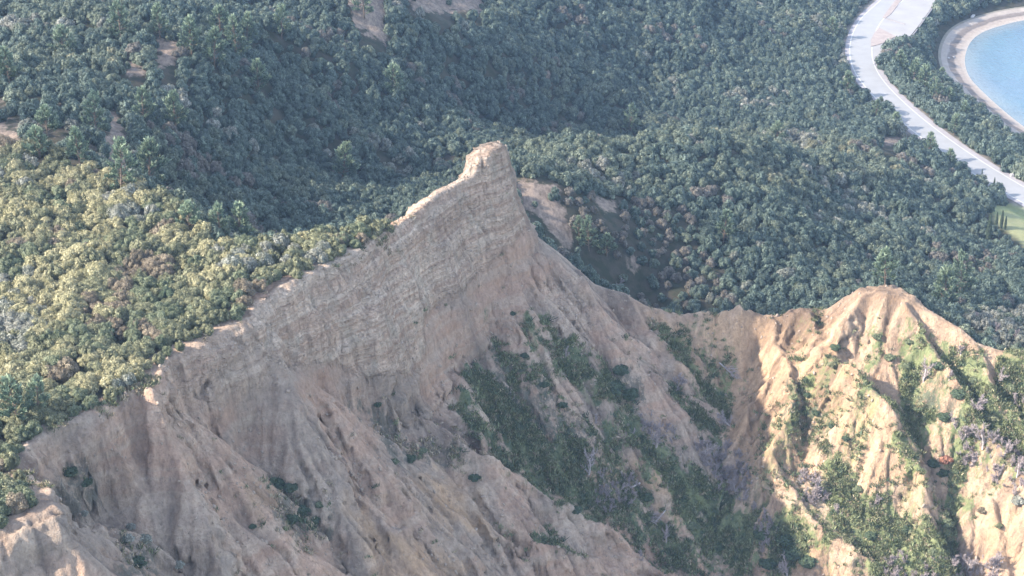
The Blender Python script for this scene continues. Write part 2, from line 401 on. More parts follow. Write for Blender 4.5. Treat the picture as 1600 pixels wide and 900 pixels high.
inR = smooth(-76, -73, X) * smooth(97.5, 94, X) * smooth(146, 149, Y) * smooth(303.5, 300, Y)
rill = RILL(X, Y) * inR
_dx, _, _ = seg_dist(X, Y, RIMX); onwall = smooth(10, 7, _dx) * smooth(196, 206, Y) * smooth(276, 270, Y)
rill = rill * (1 - .72 * onwall)
gy_, gx_ = np.gradient(Z, YS, XS)
slope = np.hypot(gx_, gy_); inv = 1 / np.sqrt(1 + slope ** 2)
nxn, nyn = -gx_ * inv, -gy_ * inv
bsoft = NEARB(X, Y) * edge_w(X, Y)
steep = smooth(1.65, 2.3, slope) * bsoft
bc = Z + X * .10 - Y * .03 + fbm(X / 14, Y / 14, Z / 14, 3) * 2.2
def ledge(c, p):
    f = c / p - np.floor(c / p); return smooth(0, .75, f) - smooth(.78, 1.0, f)
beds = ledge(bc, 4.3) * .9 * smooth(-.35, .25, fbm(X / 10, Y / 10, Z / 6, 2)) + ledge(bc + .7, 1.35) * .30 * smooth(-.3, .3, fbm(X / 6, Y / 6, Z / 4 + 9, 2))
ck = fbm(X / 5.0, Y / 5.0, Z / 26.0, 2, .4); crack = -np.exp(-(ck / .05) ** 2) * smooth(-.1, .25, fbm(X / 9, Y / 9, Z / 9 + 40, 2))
lump = fbm(X / 1.8, Y / 1.8, Z / 1.8, 4, .6)
crease = .22 - np.abs(fbm(X / 1.5, Y / 1.5, Z / 2.4, 3, .55))
flut = fbm(X / 2.6, Y / 2.6, Z / 18.0, 3, .5)
disp = steep * (beds * (1.0 + .7 * onwall) + crack * (.9 + .5 * onwall) + flut * .40 + onwall * fbm(X / 7, Y / 7, Z / 30, 2) * 1.5 - .5) + bsoft * (crease * (.10 + .24 * steep) + lump * (.06 + .10 * steep) + rill * .24 * (1 - .6 * steep))
X2 = X + nxn * disp; Y2 = Y + nyn * disp; Z2 = Z + inv * disp
stripe = .5 + .30 * Grid(RX, RY, unit(smear(blur(_rr.normal(size=RZ.shape), 40), 60)))(X, Y) * inR
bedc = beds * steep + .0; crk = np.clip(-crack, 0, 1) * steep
print('disp', round(time.time() - T0, 1))

# ------------------------------------------------------------------ material helpers
class NT:
    def __init__(s, name):
        s.m = bpy.data.materials.new(name); s.m.use_nodes = True; s.t = s.m.node_tree
        s.b = s.t.nodes['Principled BSDF']; s.b.inputs['Specular IOR Level'].default_value = 0.2
    def n(s, kind, **kw):
        nd = s.t.nodes.new(kind)
        for k, v in kw.items():
            if hasattr(nd, k): setattr(nd, k, v)
            else: nd.inputs[k].default_value = v
        return nd
    def l(s, a, b): s.t.links.new(a, b)
    def coord(s, scale=(1, 1, 1)):
        tc = s.n('ShaderNodeTexCoord'); mp = s.n('ShaderNodeMapping'); mp.inputs['Scale'].default_value = scale
        s.l(tc.outputs['Object'], mp.inputs[0]); return mp.outputs[0]
    def noise(s, scale, detail=4, vec=None, rough=.55, dist=0.0):
        nd = s.n('ShaderNodeTexNoise'); nd.inputs['Scale'].default_value = scale; nd.inputs['Detail'].default_value = detail
        nd.inputs['Roughness'].default_value = rough; nd.inputs['Distortion'].default_value = dist
        s.l(vec if vec is not None else s.coord(), nd.inputs['Vector']); return nd.outputs['Fac']
    def ramp(s, fac, a, b, c0=(0, 0, 0, 1), c1=(1, 1, 1, 1)):
        r = s.n('ShaderNodeValToRGB'); r.color_ramp.elements[0].position = a; r.color_ramp.elements[1].position = b
        r.color_ramp.elements[0].color = c0; r.color_ramp.elements[1].color = c1; s.l(fac, r.inputs[0]); return r.outputs[0]
    def mix(s, fac, a, b, blend='MIX'):
        m = s.n('ShaderNodeMix', data_type='RGBA', blend_type=blend)
        for val, i in ((fac, 0), (a, 6), (b, 7)):
            if isinstance(val, (int, float)): m.inputs[i].default_value = val
            elif isinstance(val, tuple): m.inputs[i].default_value = val if len(val) == 4 else val + (1,)
            else: s.l(val, m.inputs[i])
        return m.outputs[2]
    def math(s, op, a, b=0.0):
        m = s.n('ShaderNodeMath', operation=op)
        for i, v in enumerate((a, b)):
            if isinstance(v, (int, float)): m.inputs[i].default_value = v
            else: s.l(v, m.inputs[i])
        return m.outputs[0]
    def attr(s, name):
        a = s.n('ShaderNodeAttribute', attribute_name=name); return a.outputs['Fac']
    def bump(s, h, strength=.5, dist=.1, normal=None):
        b = s.n('ShaderNodeBump'); b.inputs['Strength'].default_value = strength; b.inputs['Distance'].default_value = dist
        s.l(h, b.inputs['Height'])
        if normal is not None: s.l(normal, b.inputs['Normal'])
        return b.outputs[0]
    def out(s, col, rough=.9, normal=None):
        if isinstance(col, tuple): s.b.inputs['Base Color'].default_value = col + (1,)
        else: s.l(col, s.b.inputs['Base Color'])
        s.b.inputs['Roughness'].default_value = rough
        if normal is not None: s.l(normal, s.b.inputs['Normal'])
        return s.m

def soil_material():
    t = NT('eroded_soil')
    big = t.noise(.07, 3); med = t.noise(.35, 5, rough=.6); fine = t.noise(2.2, 5, rough=.7)
    rill = t.noise(1.0, 5, t.coord((1.5, 1.2, .22)), .65, .5)
    bed = t.noise(1.0, 4, t.coord((.05, .04, .85)), .6, .3)
    pink = (.39, .275, .21); grey = (.32, .26, .215); tan = (.365, .265, .185); rust = (.33, .205, .135)
    c = t.mix(t.ramp(big, .42, .58), pink, grey)
    c = t.mix(t.math('MULTIPLY', t.ramp(bed, .46, .60), .5), c, (.42, .35, .285))
    c = t.mix(t.math('MULTIPLY', t.ramp(med, .55, .75), .45), c, rust)
    c = t.mix(t.attr('warm'), c, t.mix(t.ramp(med, .38, .62), tan, (.40, .28, .185)))
    bands = t.noise(1.0, 5, t.coord((.06, .03, 1.15)), .62, .4); shade_seam = t.noise(1.0, 4, t.coord((.09, .05, 2.1)), .7, .6)
    wc = t.mix(t.ramp(bands, .42, .58), (.50, .37, .285), (.64, .52, .42))
    wc = t.mix(t.ramp(med, .5, .7), wc, (.52, .45, .37))
    wc = t.mix(t.math('MULTIPLY', t.math('SUBTRACT', 1.0, t.ramp(shade_seam, .33, .39)), .55), wc, (.20, .15, .115))  # dark clay seams, also painted to stand for shade under the ledges
    c = t.mix(t.attr('pale'), c, wc)
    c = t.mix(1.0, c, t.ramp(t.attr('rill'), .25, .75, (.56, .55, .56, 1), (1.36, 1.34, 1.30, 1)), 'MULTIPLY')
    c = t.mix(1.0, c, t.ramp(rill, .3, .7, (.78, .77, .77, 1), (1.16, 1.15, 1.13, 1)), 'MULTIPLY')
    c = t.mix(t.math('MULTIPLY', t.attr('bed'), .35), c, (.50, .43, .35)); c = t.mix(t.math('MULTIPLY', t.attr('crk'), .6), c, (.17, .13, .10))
    c = t.mix(1.0, c, t.ramp(fine, .3, .7, (.80, .79, .78, 1), (1.12, 1.12, 1.12, 1)), 'MULTIPLY')
    # grass and moss that grow on the soil
    gn = t.noise(.9, 6, t.coord((1.3, 1.0, .5)), .75)
    g = t.math('ADD', t.math('MULTIPLY', t.attr('green'), .85), t.math('MULTIPLY', t.math('SUBTRACT', gn, .5), 3.6))
    g = t.math('ADD', g, t.math('MULTIPLY', t.math('SUBTRACT', t.attr('stripe'), .56), 2.2)); g = t.math('MULTIPLY', t.ramp(g, .42, .85), t.ramp(t.attr('green'), .06, .3))
    gc = t.mix(t.ramp(t.noise(.5, 3), .4, .6), (.10, .125, .07), (.17, .19, .105))
    gc = t.mix(t.ramp(t.noise(1.6, 3), .5, .7), gc, (.055, .08, .05))
    gc = t.mix(t.math('MULTIPLY', t.attr('warm'), .5), gc, (.24, .26, .11))
    c = t.mix(g, c, gc)
    d = t.ramp(t.math('ADD', t.attr('scrub'), t.math('MULTIPLY', t.math('SUBTRACT', gn, .5), 3.0)), .45, .85)
    c = t.mix(t.math('MULTIPLY', d, .75), c, (.10, .105, .085))
    spots = t.ramp(t.noise(3.2, 3, rough=.5), .66, .72)
    c = t.mix(t.math('MULTIPLY', spots, .6), c, (.16, .13, .10))
    nb = t.bump(rill, .7, .9); vo = t.n('ShaderNodeTexVoronoi', feature='DISTANCE_TO_EDGE'); vo.inputs['Scale'].default_value = 1.0; wv = t.n('ShaderNodeVectorMath', operation='ADD'); t.l(t.coord((.9, .7, .45)), wv.inputs[0]); nz = t.n('ShaderNodeTexNoise'); nz.inputs['Scale'].default_value = 1.5; t.l(t.coord(), nz.inputs['Vector']); t.l(nz.outputs['Color'], wv.inputs[1]); t.l(wv.outputs[0], vo.inputs['Vector']); nb = t.bump(t.math('MULTIPLY', t.ramp(vo.outputs['Distance'], 0, .10), t.attr('pale')), .8, .5, nb); nb = t.bump(t.math('MULTIPLY', shade_seam, t.attr('pale')), .9, .9, nb); nb = t.bump(fine, .8, .35, nb); nb = t.bump(t.noise(6.0, 4, rough=.7), .6, .12, nb)
    return t.out(c, .95, nb)
def hill_material():
    t = NT('forest_floor')
    med = t.noise(.4, 5); fine = t.noise(2.5, 5, rough=.7)
    c = t.mix(t.ramp(med, .4, .6), (.03, .035, .02), (.06, .052, .038))
    bare = t.ramp(t.math('ADD', t.attr('bare'), t.math('MULTIPLY', t.math('SUBTRACT', t.noise(.6, 5, rough=.7), .5), 2.2)), .42, .8)
    bc = t.mix(t.ramp(t.noise(.9, 5, t.coord((1.3, .6, .25)), .7), .42, .58), (.28, .215, .17), (.16, .125, .10))
    c = t.mix(bare, c, bc)
    gf = t.mix(t.ramp(t.noise(.12, 4), .4, .6), (.20, .235, .10), (.27, .27, .14))
    c = t.mix(t.attr('field'), c, gf)
    c = t.mix(t.attr('verge'), c, (.34, .30, .26))
    c = t.mix(1.0, c, t.ramp(fine, .3, .7, (.78, .78, .78, 1), (1.15, 1.15, 1.15, 1)), 'MULTIPLY')
    return t.out(c, .95, t.bump(fine, .5, .15))
SOIL, HILL = soil_material(), hill_material()

# ------------------------------------------------------------------ ground cover surveyed from the photograph
U, V = project(X2, Y2, Z2)
_wu = fbm(X / 3, Y / 3, 50, 3); _wv = fbm(X / 3, Y / 3, 60, 3)
def cover(polys, soft=10, wob=14):
    out = np.zeros(U.shape); uu = U + _wu * wob; vv = V + _wv * wob
    for po in polys:
        us = [p[0] for p in po]; vs = [p[1] for p in po]; pad = soft + 2
        m = (uu > min(us) - pad) & (uu < max(us) + pad) & (vv > min(vs) - pad) & (vv < max(vs) + pad)
        if not m.any(): continue
        a, b = uu[m], vv[m]; ins = inside(a, b, po)
        d, _, _ = seg_dist(a, b, list(po) + [po[0]])
        out[m] = np.maximum(out[m], smooth(-soft, soft, np.where(ins, d, -d)))
    return out
GREEN = [
 [(750,505),(800,545),(850,600),(880,660),(960,720),(1010,790),(1080,850),(1120,905),(1060,905),(1040,880),(960,822),(870,768),(800,722),(745,670),(725,610)],
 [(960,640),(1040,700),(1110,750),(1180,830),(1210,905),(1150,905),(1100,830),(1020,750),(950,680)],
 [(830,500),(870,530),(960,610),(950,630),(860,570)],
 [(1020,508),(1078,510),(1085,560),(1100,600),(1190,600),(1205,650),(1160,700),(1110,690),(1075,640),(1040,590)],
 [(1118,520),(1160,520),(1178,560),(1205,600),(1150,615),(1112,575)], [(1400,640),(1450,650),(1490,720),(1440,745),(1385,700)],
 [(1335,490),(1400,482),(1470,512),(1530,565),(1560,640),(1610,700),(1610,765),(1480,760),(1440,700),(1385,620),(1350,570),(1322,530)],
 [(1275,680),(1330,735),(1400,800),(1430,890),(1370,905),(1320,820),(1285,760)], [(1460,745),(1600,765),(1540,790),(1510,830),(1500,905),(1400,905),(1470,820)],
 [(1560,565),(1610,562),(1610,720),(1565,650)], [(770,828),(850,842),(905,868),(780,862)], [(1170,820),(1230,800),(1290,830),(1280,905),(1200,905)],
 [(1230,560),(1262,560),(1255,660),(1225,650)], [(1540,640),(1600,650),(1600,690),(1550,700)]]
WARM = [
 [(1085,485),(1160,478),(1300,480),(1320,540),(1290,690),(1200,760),(1150,700),(1110,600),(1090,540)], [(1300,545),(1355,575),(1400,650),(1450,740),(1450,800),(1330,740),(1270,640)],
 [(1520,790),(1600,770),(1610,890),(1510,880)], [(1200,790),(1290,830),(1340,905),(1230,905)], [(1490,512),(1610,545),(1610,575),(1530,570)], [(1010,480),(1070,490),(1110,520),(1090,600),(1060,560)],
 [(950,740),(1000,720),(1080,770),(1110,820),(1040,790)], [(550,790),(620,835),(740,900),(620,905),(560,850)], [(640,745),(700,745),(770,830),(700,835)], [(1340,455),(1430,455),(1480,500),(1360,490)], [(385,760),(425,770),(420,800),(390,790)]]
SCRUB = [
 [(85,715),(140,720),(160,790),(120,800),(85,760)], [(415,745),(470,760),(520,780),(505,850),(450,850),(425,800)], [(540,640),(600,630),(660,690),(740,700),(720,730),(620,720)],
 [(935,560),(1000,570),(1005,640),(960,640)], [(1230,560),(1260,620),(1300,700),(1270,700),(1225,640)], [(760,520),(850,600),(960,700),(900,720),(780,640)], [(1430,590),(1500,610),(1520,660),(1440,650)], [(180,840),(250,850),(260,905),(190,905)]]
PALE = [[(384,480),(480,415),(560,385),(610,355),(680,295),(735,240),(770,215),(800,240),(806,310),(823,352),(805,372),(775,405),(735,437),(700,462),(668,490),(660,520),(664,548),(652,578),(610,585),(575,592),(540,575),(500,560),(460,572),(410,560)], [(905,430),(940,500),(900,520),(850,450)], [(255,600),(340,700),(310,700),(240,640)], [(250,560),(400,480),(430,600),(300,640)]]
BANK = [[(-60,150),(95,150),(165,180),(200,200),(205,262),(165,262),(100,232),(40,238),(-60,215)]]
BARE = [[(-30,186),(22,200),(45,238),(-30,244)], [(160,172),(184,172),(198,215),(202,262),(176,268),(164,225)], [(240,60),(284,66),(278,100),(244,108)], [(190,98),(238,104),(228,124),(195,118)],
 [(538,-8),(600,-8),(606,72),(556,42)], [(632,-8),(762,-8),(754,20),(646,18)], [(800,276),(870,289),(884,330),(896,382),(878,386),(848,345),(815,325)], [(852,112),(867,112),(864,132),(855,130)],
 [(1372,213),(1422,212),(1428,223),(1378,231)], [(928,308),(968,312),(962,332),(940,330)], [(978,400),(1002,405),(998,425),(980,420)], [(1150,290),(1158,290),(1156,297)]]
FIELD = [[(1535,320),(1640,318),(1700,420),(1612,396),(1585,372),(1560,352),(1548,335)]]
green, warm, scrub, pale = cover(GREEN, 26, 30), cover(WARM, 26, 30), cover(SCRUB, 22, 26) * .8, np.maximum(cover(PALE[1:], 22, 22) * .5, cover(PALE[:1], 5, 10))
warm = np.maximum(warm, smooth(28, 50, X) * .6); green = np.maximum(green, .16 * smooth(10, 28, X) * (Y < 275))
green = np.clip(green * (1 + .4 * smooth(38, 46, X)), 0, 1.4)
bare, fieldm = np.maximum(cover(BARE, 7, 7), .42 * cover(BANK, 12, 12)), cover(FIELD, 4, 3)
dR, _, _ = seg_dist(X, Y, ROADP[::2]); verge = .7 * smooth(7.4, 5.2, dR + fbm(X / 5, Y / 5, 3, 2) * 1.5)
_dl, _, _ = seg_dist(X, Y, np.vstack([LOTP, LOTP[:1]])); inlot = inside(X, Y, LOTP)
verge = np.maximum(verge, np.where(inlot, 1, smooth(1.3, .2, _dl)))
print('cover', round(time.time() - T0, 1))

def make_sheet(name, keep, mat, attrs):
    ny, nx = X.shape
    idx = np.arange(ny * nx).reshape(ny, nx)
    q = np.stack([idx[:-1, :-1], idx[:-1, 1:], idx[1:, 1:], idx[1:, :-1]], -1)[keep]
    used, invx = np.unique(q.ravel(), return_inverse=True)
    co = np.stack([X2.ravel()[used], Y2.ravel()[used], Z2.ravel()[used]], -1)
    o = raw_mesh(name, co, invx.reshape(-1, 4), mat, smooth_=True)
    for k, a in attrs.items():
        at = o.data.attributes.new(k, 'FLOAT', 'POINT'); at.data.foreach_set('value', a.ravel()[used].astype(np.float32))
    o['kind'] = 'structure'; return o
def raw_mesh(name, co, faces, mat, smooth_=False, link=True, parent=None):
    """faces: (n,k) int array, or a list of such arrays"""
    me = bpy.data.meshes.new(name); fl = faces if isinstance(faces, list) else [faces]
    co = np.ascontiguousarray(co, np.float32); me.vertices.add(len(co)); me.vertices.foreach_set('co', co.ravel())
    loops = np.concatenate([f.ravel() for f in fl]).astype(np.int32); tot = np.concatenate([np.full(len(f), f.shape[1], np.int32) for f in fl])
    me.loops.add(len(loops)); me.loops.foreach_set('vertex_index', loops)
    me.polygons.add(len(tot)); me.polygons.foreach_set('loop_start', (np.cumsum(tot) - tot).astype(np.int32)); me.polygons.foreach_set('loop_total', tot)
    me.update()
    if smooth_: me.polygons.foreach_set('use_smooth', np.ones(len(tot), bool))
    if mat is not None: me.materials.append(mat)
    o = bpy.data.objects.new(name, me)
    if link: COL.objects.link(o)
    if parent is not None: o.parent = parent
    return o
def tag(o, label=None, cat=None, group=None, kind=None):
    if label: o['label'] = label
    if cat: o['category'] = cat
    if group: o['group'] = group
    if kind: o['kind'] = kind
    return o
fb = (bad[:-1, :-1] + bad[1:, 1:]) > 1.0
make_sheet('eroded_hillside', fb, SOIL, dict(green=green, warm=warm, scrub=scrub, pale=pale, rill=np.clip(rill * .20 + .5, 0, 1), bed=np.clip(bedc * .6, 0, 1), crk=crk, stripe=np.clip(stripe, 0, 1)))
make_sheet('ground', ~fb, HILL, dict(bare=bare, field=fieldm, verge=verge))

# ------------------------------------------------------------------ sea, beach, track, road, parking
def simple(name, col, rough=.85, nscale=1.0, amt=.25, bump=.0):
    t = NT(name); f = t.noise(nscale, 5, rough=.65)
    lo = 1 - amt; hi = 1 + amt
    c = t.mix(1.0, col, t.ramp(f, .3, .7, (lo, lo, lo, 1), (hi, hi, hi, 1)), 'MULTIPLY')
    return t.out(c, rough, t.bump(f, .5, bump) if bump else None)
def sea_mat():
    t = NT('sea_water')
    c = t.mix(t.ramp(t.noise(.05, 3, t.coord((1, .4, 1))), .4, .65), (.085, .15, .215), (.08, .17, .22))
    c = t.mix(t.attr('shoal'), c, (.19, .22, .23))
    c = t.mix(t.math('MULTIPLY', t.ramp(t.noise(.11, 5, t.coord((1, .5, 1)), .7), .5, .62), .35), c, (.045, .10, .15))
    w = t.noise(.9, 4, t.coord((1, .5, 1)), .6)
    t.b.inputs['IOR'].default_value = 1.33; t.b.inputs['Specular IOR Level'].default_value = .5
    return t.out(c, .12, t.bump(w, .8, .5))
def strip(name, line, offs, zf, mat, attr=None, kind='structure'):
    """a sheet that follows a line: offs = list of sideways offsets, zf(offset) = height"""
    line = np.asarray(line)[:, :2]; tg = np.gradient(line, axis=0); tg /= np.linalg.norm(tg, axis=1)[:, None]
    nr = np.stack([tg[:, 1], -tg[:, 0]], -1); m, k = len(line), len(offs)
    co = np.zeros((m, k, 3))
    for j, o in enumerate(offs):
        co[:, j, :2] = line + nr * o; co[:, j, 2] = zf(o)
    i = np.arange(m * k).reshape(m, k)
    q = np.stack([i[:-1, :-1], i[:-1, 1:], i[1:, 1:], i[1:, :-1]], -1).reshape(-1, 4)
    ob = raw_mesh(name, co.reshape(-1, 3), q, mat, True)
    if attr: 
        at = ob.data.attributes.new('off', 'FLOAT', 'POINT'); at.data.foreach_set('value', np.tile(np.array(offs, np.float32), m))
    ob['kind'] = kind; return ob
sx, sy = np.meshgrid(np.concatenate([np.arange(60, 330, 3.0), np.arange(340, 6000, 200)]), np.concatenate([np.arange(440, 820, 3.0), np.arange(830, 6000, 200)]))
ds_, k_, _ = seg_dist(sx, sy, SHOREP[::2])
i = np.arange(sx.size).reshape(sx.shape)
sea = raw_mesh('sea', np.stack([sx.ravel(), sy.ravel(), np.zeros(sx.size) - .02], -1), np.stack([i[:-1, :-1], i[:-1, 1:], i[1:, 1:], i[1:, :-1]], -1).reshape(-1, 4), sea_mat(), True)
at = sea.data.attributes.new('shoal', 'FLOAT', 'POINT'); at.data.foreach_set('value', (smooth(9, 0, ds_) * .8).ravel().astype(np.float32)); sea['kind'] = 'structure'
# shore runs north to south: which side is water?
_sg = np.array([SHOREP[10], SHOREP[11]]); 
def beach_mat():
    t = NT('beach_sand'); o = t.attr('off')
    wob = t.math('ADD', o, t.math('MULTIPLY', t.math('SUBTRACT', t.noise(.12, 4), .5), 3.5))
    r = t.n('ShaderNodeValToRGB'); cr = r.color_ramp
    stops = [(0.0, (.34, .33, .30)), (.27, (.40, .35, .31)), (.33, (.37, .31, .26)), (.40, (.35, .29, .25)), (.43, (.17, .145, .13)), (.52, (.21, .175, .155)), (.55, (.35, .31, .28)), (.70, (.22, .20, .16))]
    cr.elements[0].position, cr.elements[0].color = stops[0][0], stops[0][1] + (1,); cr.elements[1].position, cr.elements[1].color = stops[-1][0], stops[-1][1] + (1,)
    for p, c in stops[1:-1]: e = cr.elements.new(p); e.color = c + (1,)
    t.l(t.math('DIVIDE', t.math('ADD', wob, 6.0), 20.0), r.inputs[0])
    f = t.noise(.9, 5, rough=.7)
    c = t.mix(1.0, r.outputs[0], t.ramp(f, .3, .7, (.8, .8, .8, 1), (1.15, 1.15, 1.15, 1)), 'MULTIPLY')
    return t.out(c, .9, t.bump(f, .5, .2))
SHF = resample(SHOREP, 2.0)
strip('beach', SHF, [-6, -4, -2, 0, 1, 2, 3, 4, 5, 6, 7, 8], lambda o: (o * .09 if o < 0 else min(o * .22, 2.6)) + .06, beach_mat(), True)
ASPH = simple('road_concrete', (.31, .31, .315), .8, .25, .07); PAVE = simple('lot_concrete', (.32, .31, .31), .85, .15, .10)
SHOU = simple('shoulder_gravel', (.33, .31, .32), .9, .5, .12); WHITE = simple('road_paint', (.5, .5, .5), .6, 2, .05)
DIRT = simple('track_dirt', (.36, .31, .27), .9, .4, .15, .05); KERB = simple('kerb_stone', (.27, .25, .25), .8, 1, .1); ISLE = simple('island_soil', (.33, .28, .26), .95, .5, .2, .1)
strip('dirt_track', SHF, [5.0, 6.0, 7.0], lambda o: min(o * .22, 2.6) + .10, DIRT)
strip('road_shoulder', ROADP, [-5.6, 5.0], lambda o: 7.83, SHOU)
strip('road', ROADP, [-3.8, 3.8], lambda o: 7.86, ASPH)
for s_, nm in ((-3.55, 'road_marking'), (3.55, 'road_marking')):
    strip(nm, ROADP, [s_ - .16, s_ + .16], lambda o: 7.875, WHITE)
def slab(name, pts, z0, z1, mat):
    n = len(pts); co = [(p[0], p[1], z0) for p in pts] + [(p[0], p[1], z1) for p in pts]
    bm = bmesh.new(); vs = [bm.verts.new(c) for c in co]
    bm.faces.new(vs[n:]); 
    for i in range(n): bm.faces.new([vs[i], vs[(i + 1) % n], vs[n + (i + 1) % n], vs[n + i]])
    bmesh.ops.recalc_face_normals(bm, faces=bm.faces); bmesh.ops.triangulate(bm, faces=[f for f in bm.faces if len(f.verts) > 4])
    me = bpy.data.meshes.new(name); bm.to_mesh(me); bm.free(); me.materials.append(mat); o = bpy.data.objects.new(name, me); COL.objects.link(o); return o
o = slab('parking_area', LOTP, 7.5, 7.845, PAVE); o['kind'] = 'structure'
isl = [P(u, v, z=7.9) for u, v in [(1373,43),(1400,57),(1388,64),(1375,69),(1361,73),(1361,62),(1366,52)]]
tag(slab('traffic_island', isl, 7.6, 7.99, ISLE), 'brown triangular traffic island between road and car park', 'traffic island')
med = [P(u, v, z=7.9) for u, v in [(1402,-4),(1412,-4),(1392,22),(1383,29),(1379,27)]]
tag(slab('median_strip', med, 7.6, 7.98, ISLE), 'narrow brown planted strip between road and car park', 'median strip')
def kerb_line(name, pix, label, w=.18, h=.14):
    pts = resample(np.array([P(u, v, z=7.86) for u, v in pix]), 1.5)
    line = pts[:, :2]; tg = np.gradient(line, axis=0); tg /= np.linalg.norm(tg, axis=1)[:, None]; nr = np.stack([-tg[:, 1], tg[:, 0]], -1)
    prof = [(-w, -.1), (-w, h), (w, h), (w, -.1)]; m = len(line); co = np.zeros((m, 4, 3))
    for j, (a, b) in enumerate(prof): co[:, j, :2] = line + nr * a; co[:, j, 2] = 7.86 + b
    i = np.arange(m * 4).reshape(m, 4); q = np.stack([i[:-1], np.roll(i[:-1], -1, 1), np.roll(i[1:], -1, 1), i[1:]], -1).reshape(-1, 4)
    o = raw_mesh(name, co.reshape(-1, 3), q, KERB); tag(o, label, 'kerb')
kerb_line('kerb', [(1464,3),(1442,34),(1420,62),(1398,75),(1380,86),(1366,101)], 'dark kerb along the seaward edge of the car park')
kerb_line('kerb', [(1381,28),(1398,33),(1414,38)], 'short dark kerb line across the car park entrance')

# ------------------------------------------------------------------ foliage and wood materials
def leaf(name, a, b, c=None, dry=.0):
    t = NT(name); oi = t.n('ShaderNodeObjectInfo'); r = oi.outputs['Random']
    col = t.mix(r, a, b)
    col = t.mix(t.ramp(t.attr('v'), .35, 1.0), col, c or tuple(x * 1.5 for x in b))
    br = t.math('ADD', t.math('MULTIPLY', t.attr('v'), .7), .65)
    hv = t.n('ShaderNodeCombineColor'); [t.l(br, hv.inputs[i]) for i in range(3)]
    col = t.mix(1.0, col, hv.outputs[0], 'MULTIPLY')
    t.b.inputs['Specular IOR Level'].default_value = .3
    return t.out(col, .62)
LEAF = dict(
 golden=leaf('leaves_golden', (.17, .165, .08), (.235, .22, .12), (.37, .34, .205)),
 olive=leaf('leaves_olive', (.085, .095, .05), (.13, .135, .075), (.23, .23, .135)),
 green=leaf('leaves_green', (.06, .08, .042), (.095, .115, .065), (.17, .19, .115)),
 dark=leaf('leaves_dark', (.032, .055, .032), (.048, .072, .042), (.08, .11, .065)),
 grey=leaf('leaves_grey', (.13, .145, .11), (.18, .18, .15), (.30, .30, .26)),
 brown=leaf('leaves_brown', (.12, .10, .07), (.15, .12, .085), (.24, .20, .14)),
 needle=leaf('pine_needles', (.045, .085, .055), (.065, .105, .07), (.27, .33, .22)),
 rust=leaf('leaves_rust', (.22, .10, .065), (.26, .12, .08), (.34, .17, .12)),
 twig=leaf('bare_twigs', (.24, .20, .205), (.30, .26, .26), (.40, .35, .355)),
 cyp=leaf('cypress_leaves', (.022, .042, .024), (.032, .052, .03), (.05, .07, .04)),
)
BARK = simple('bark', (.15, .115, .09), .9, 3, .3, .05); DEAD = simple('dead_wood', (.40, .36, .35), .85, 3, .25, .04)

FARL = dict(LEAF); FARL.update(  # bluer copies for the far scrub, with distance haze put into the colour
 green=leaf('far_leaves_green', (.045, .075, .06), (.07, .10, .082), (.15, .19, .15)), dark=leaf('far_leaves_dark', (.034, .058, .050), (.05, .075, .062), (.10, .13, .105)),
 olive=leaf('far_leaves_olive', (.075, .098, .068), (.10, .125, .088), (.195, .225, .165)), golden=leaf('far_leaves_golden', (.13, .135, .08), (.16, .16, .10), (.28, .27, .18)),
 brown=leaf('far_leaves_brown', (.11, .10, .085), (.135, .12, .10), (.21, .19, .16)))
_ico = None
def ico():
    global _ico
    if _ico is None:
        bm = bmesh.new(); bmesh.ops.create_icosphere(bm, subdivisions=1, radius=1.0)
        _ico = (np.array([v.co[:] for v in bm.verts]), np.array([[v.index for v in f.verts] for f in bm.faces])); bm.free()
    return _ico
def quads(c, nrm, size, r, asp=1.4):
    """small leaf sprays: a quad each, centre c, normal nrm"""
    n = len(c); nrm = nrm / (np.linalg.norm(nrm, axis=1)[:, None] + 1e-9)
    t = np.cross(nrm, r.normal(size=(n, 3))); t /= np.linalg.norm(t, axis=1)[:, None] + 1e-9; b = np.cross(nrm, t)
    s = (size * r.uniform(.6, 1.3, n))[:, None]
    co = np.stack([c - t * s * asp, c - b * s * .7, c + t * s * asp, c + b * s * .7], 1).reshape(-1, 3)
    return co, np.arange(n * 4).reshape(n, 4)
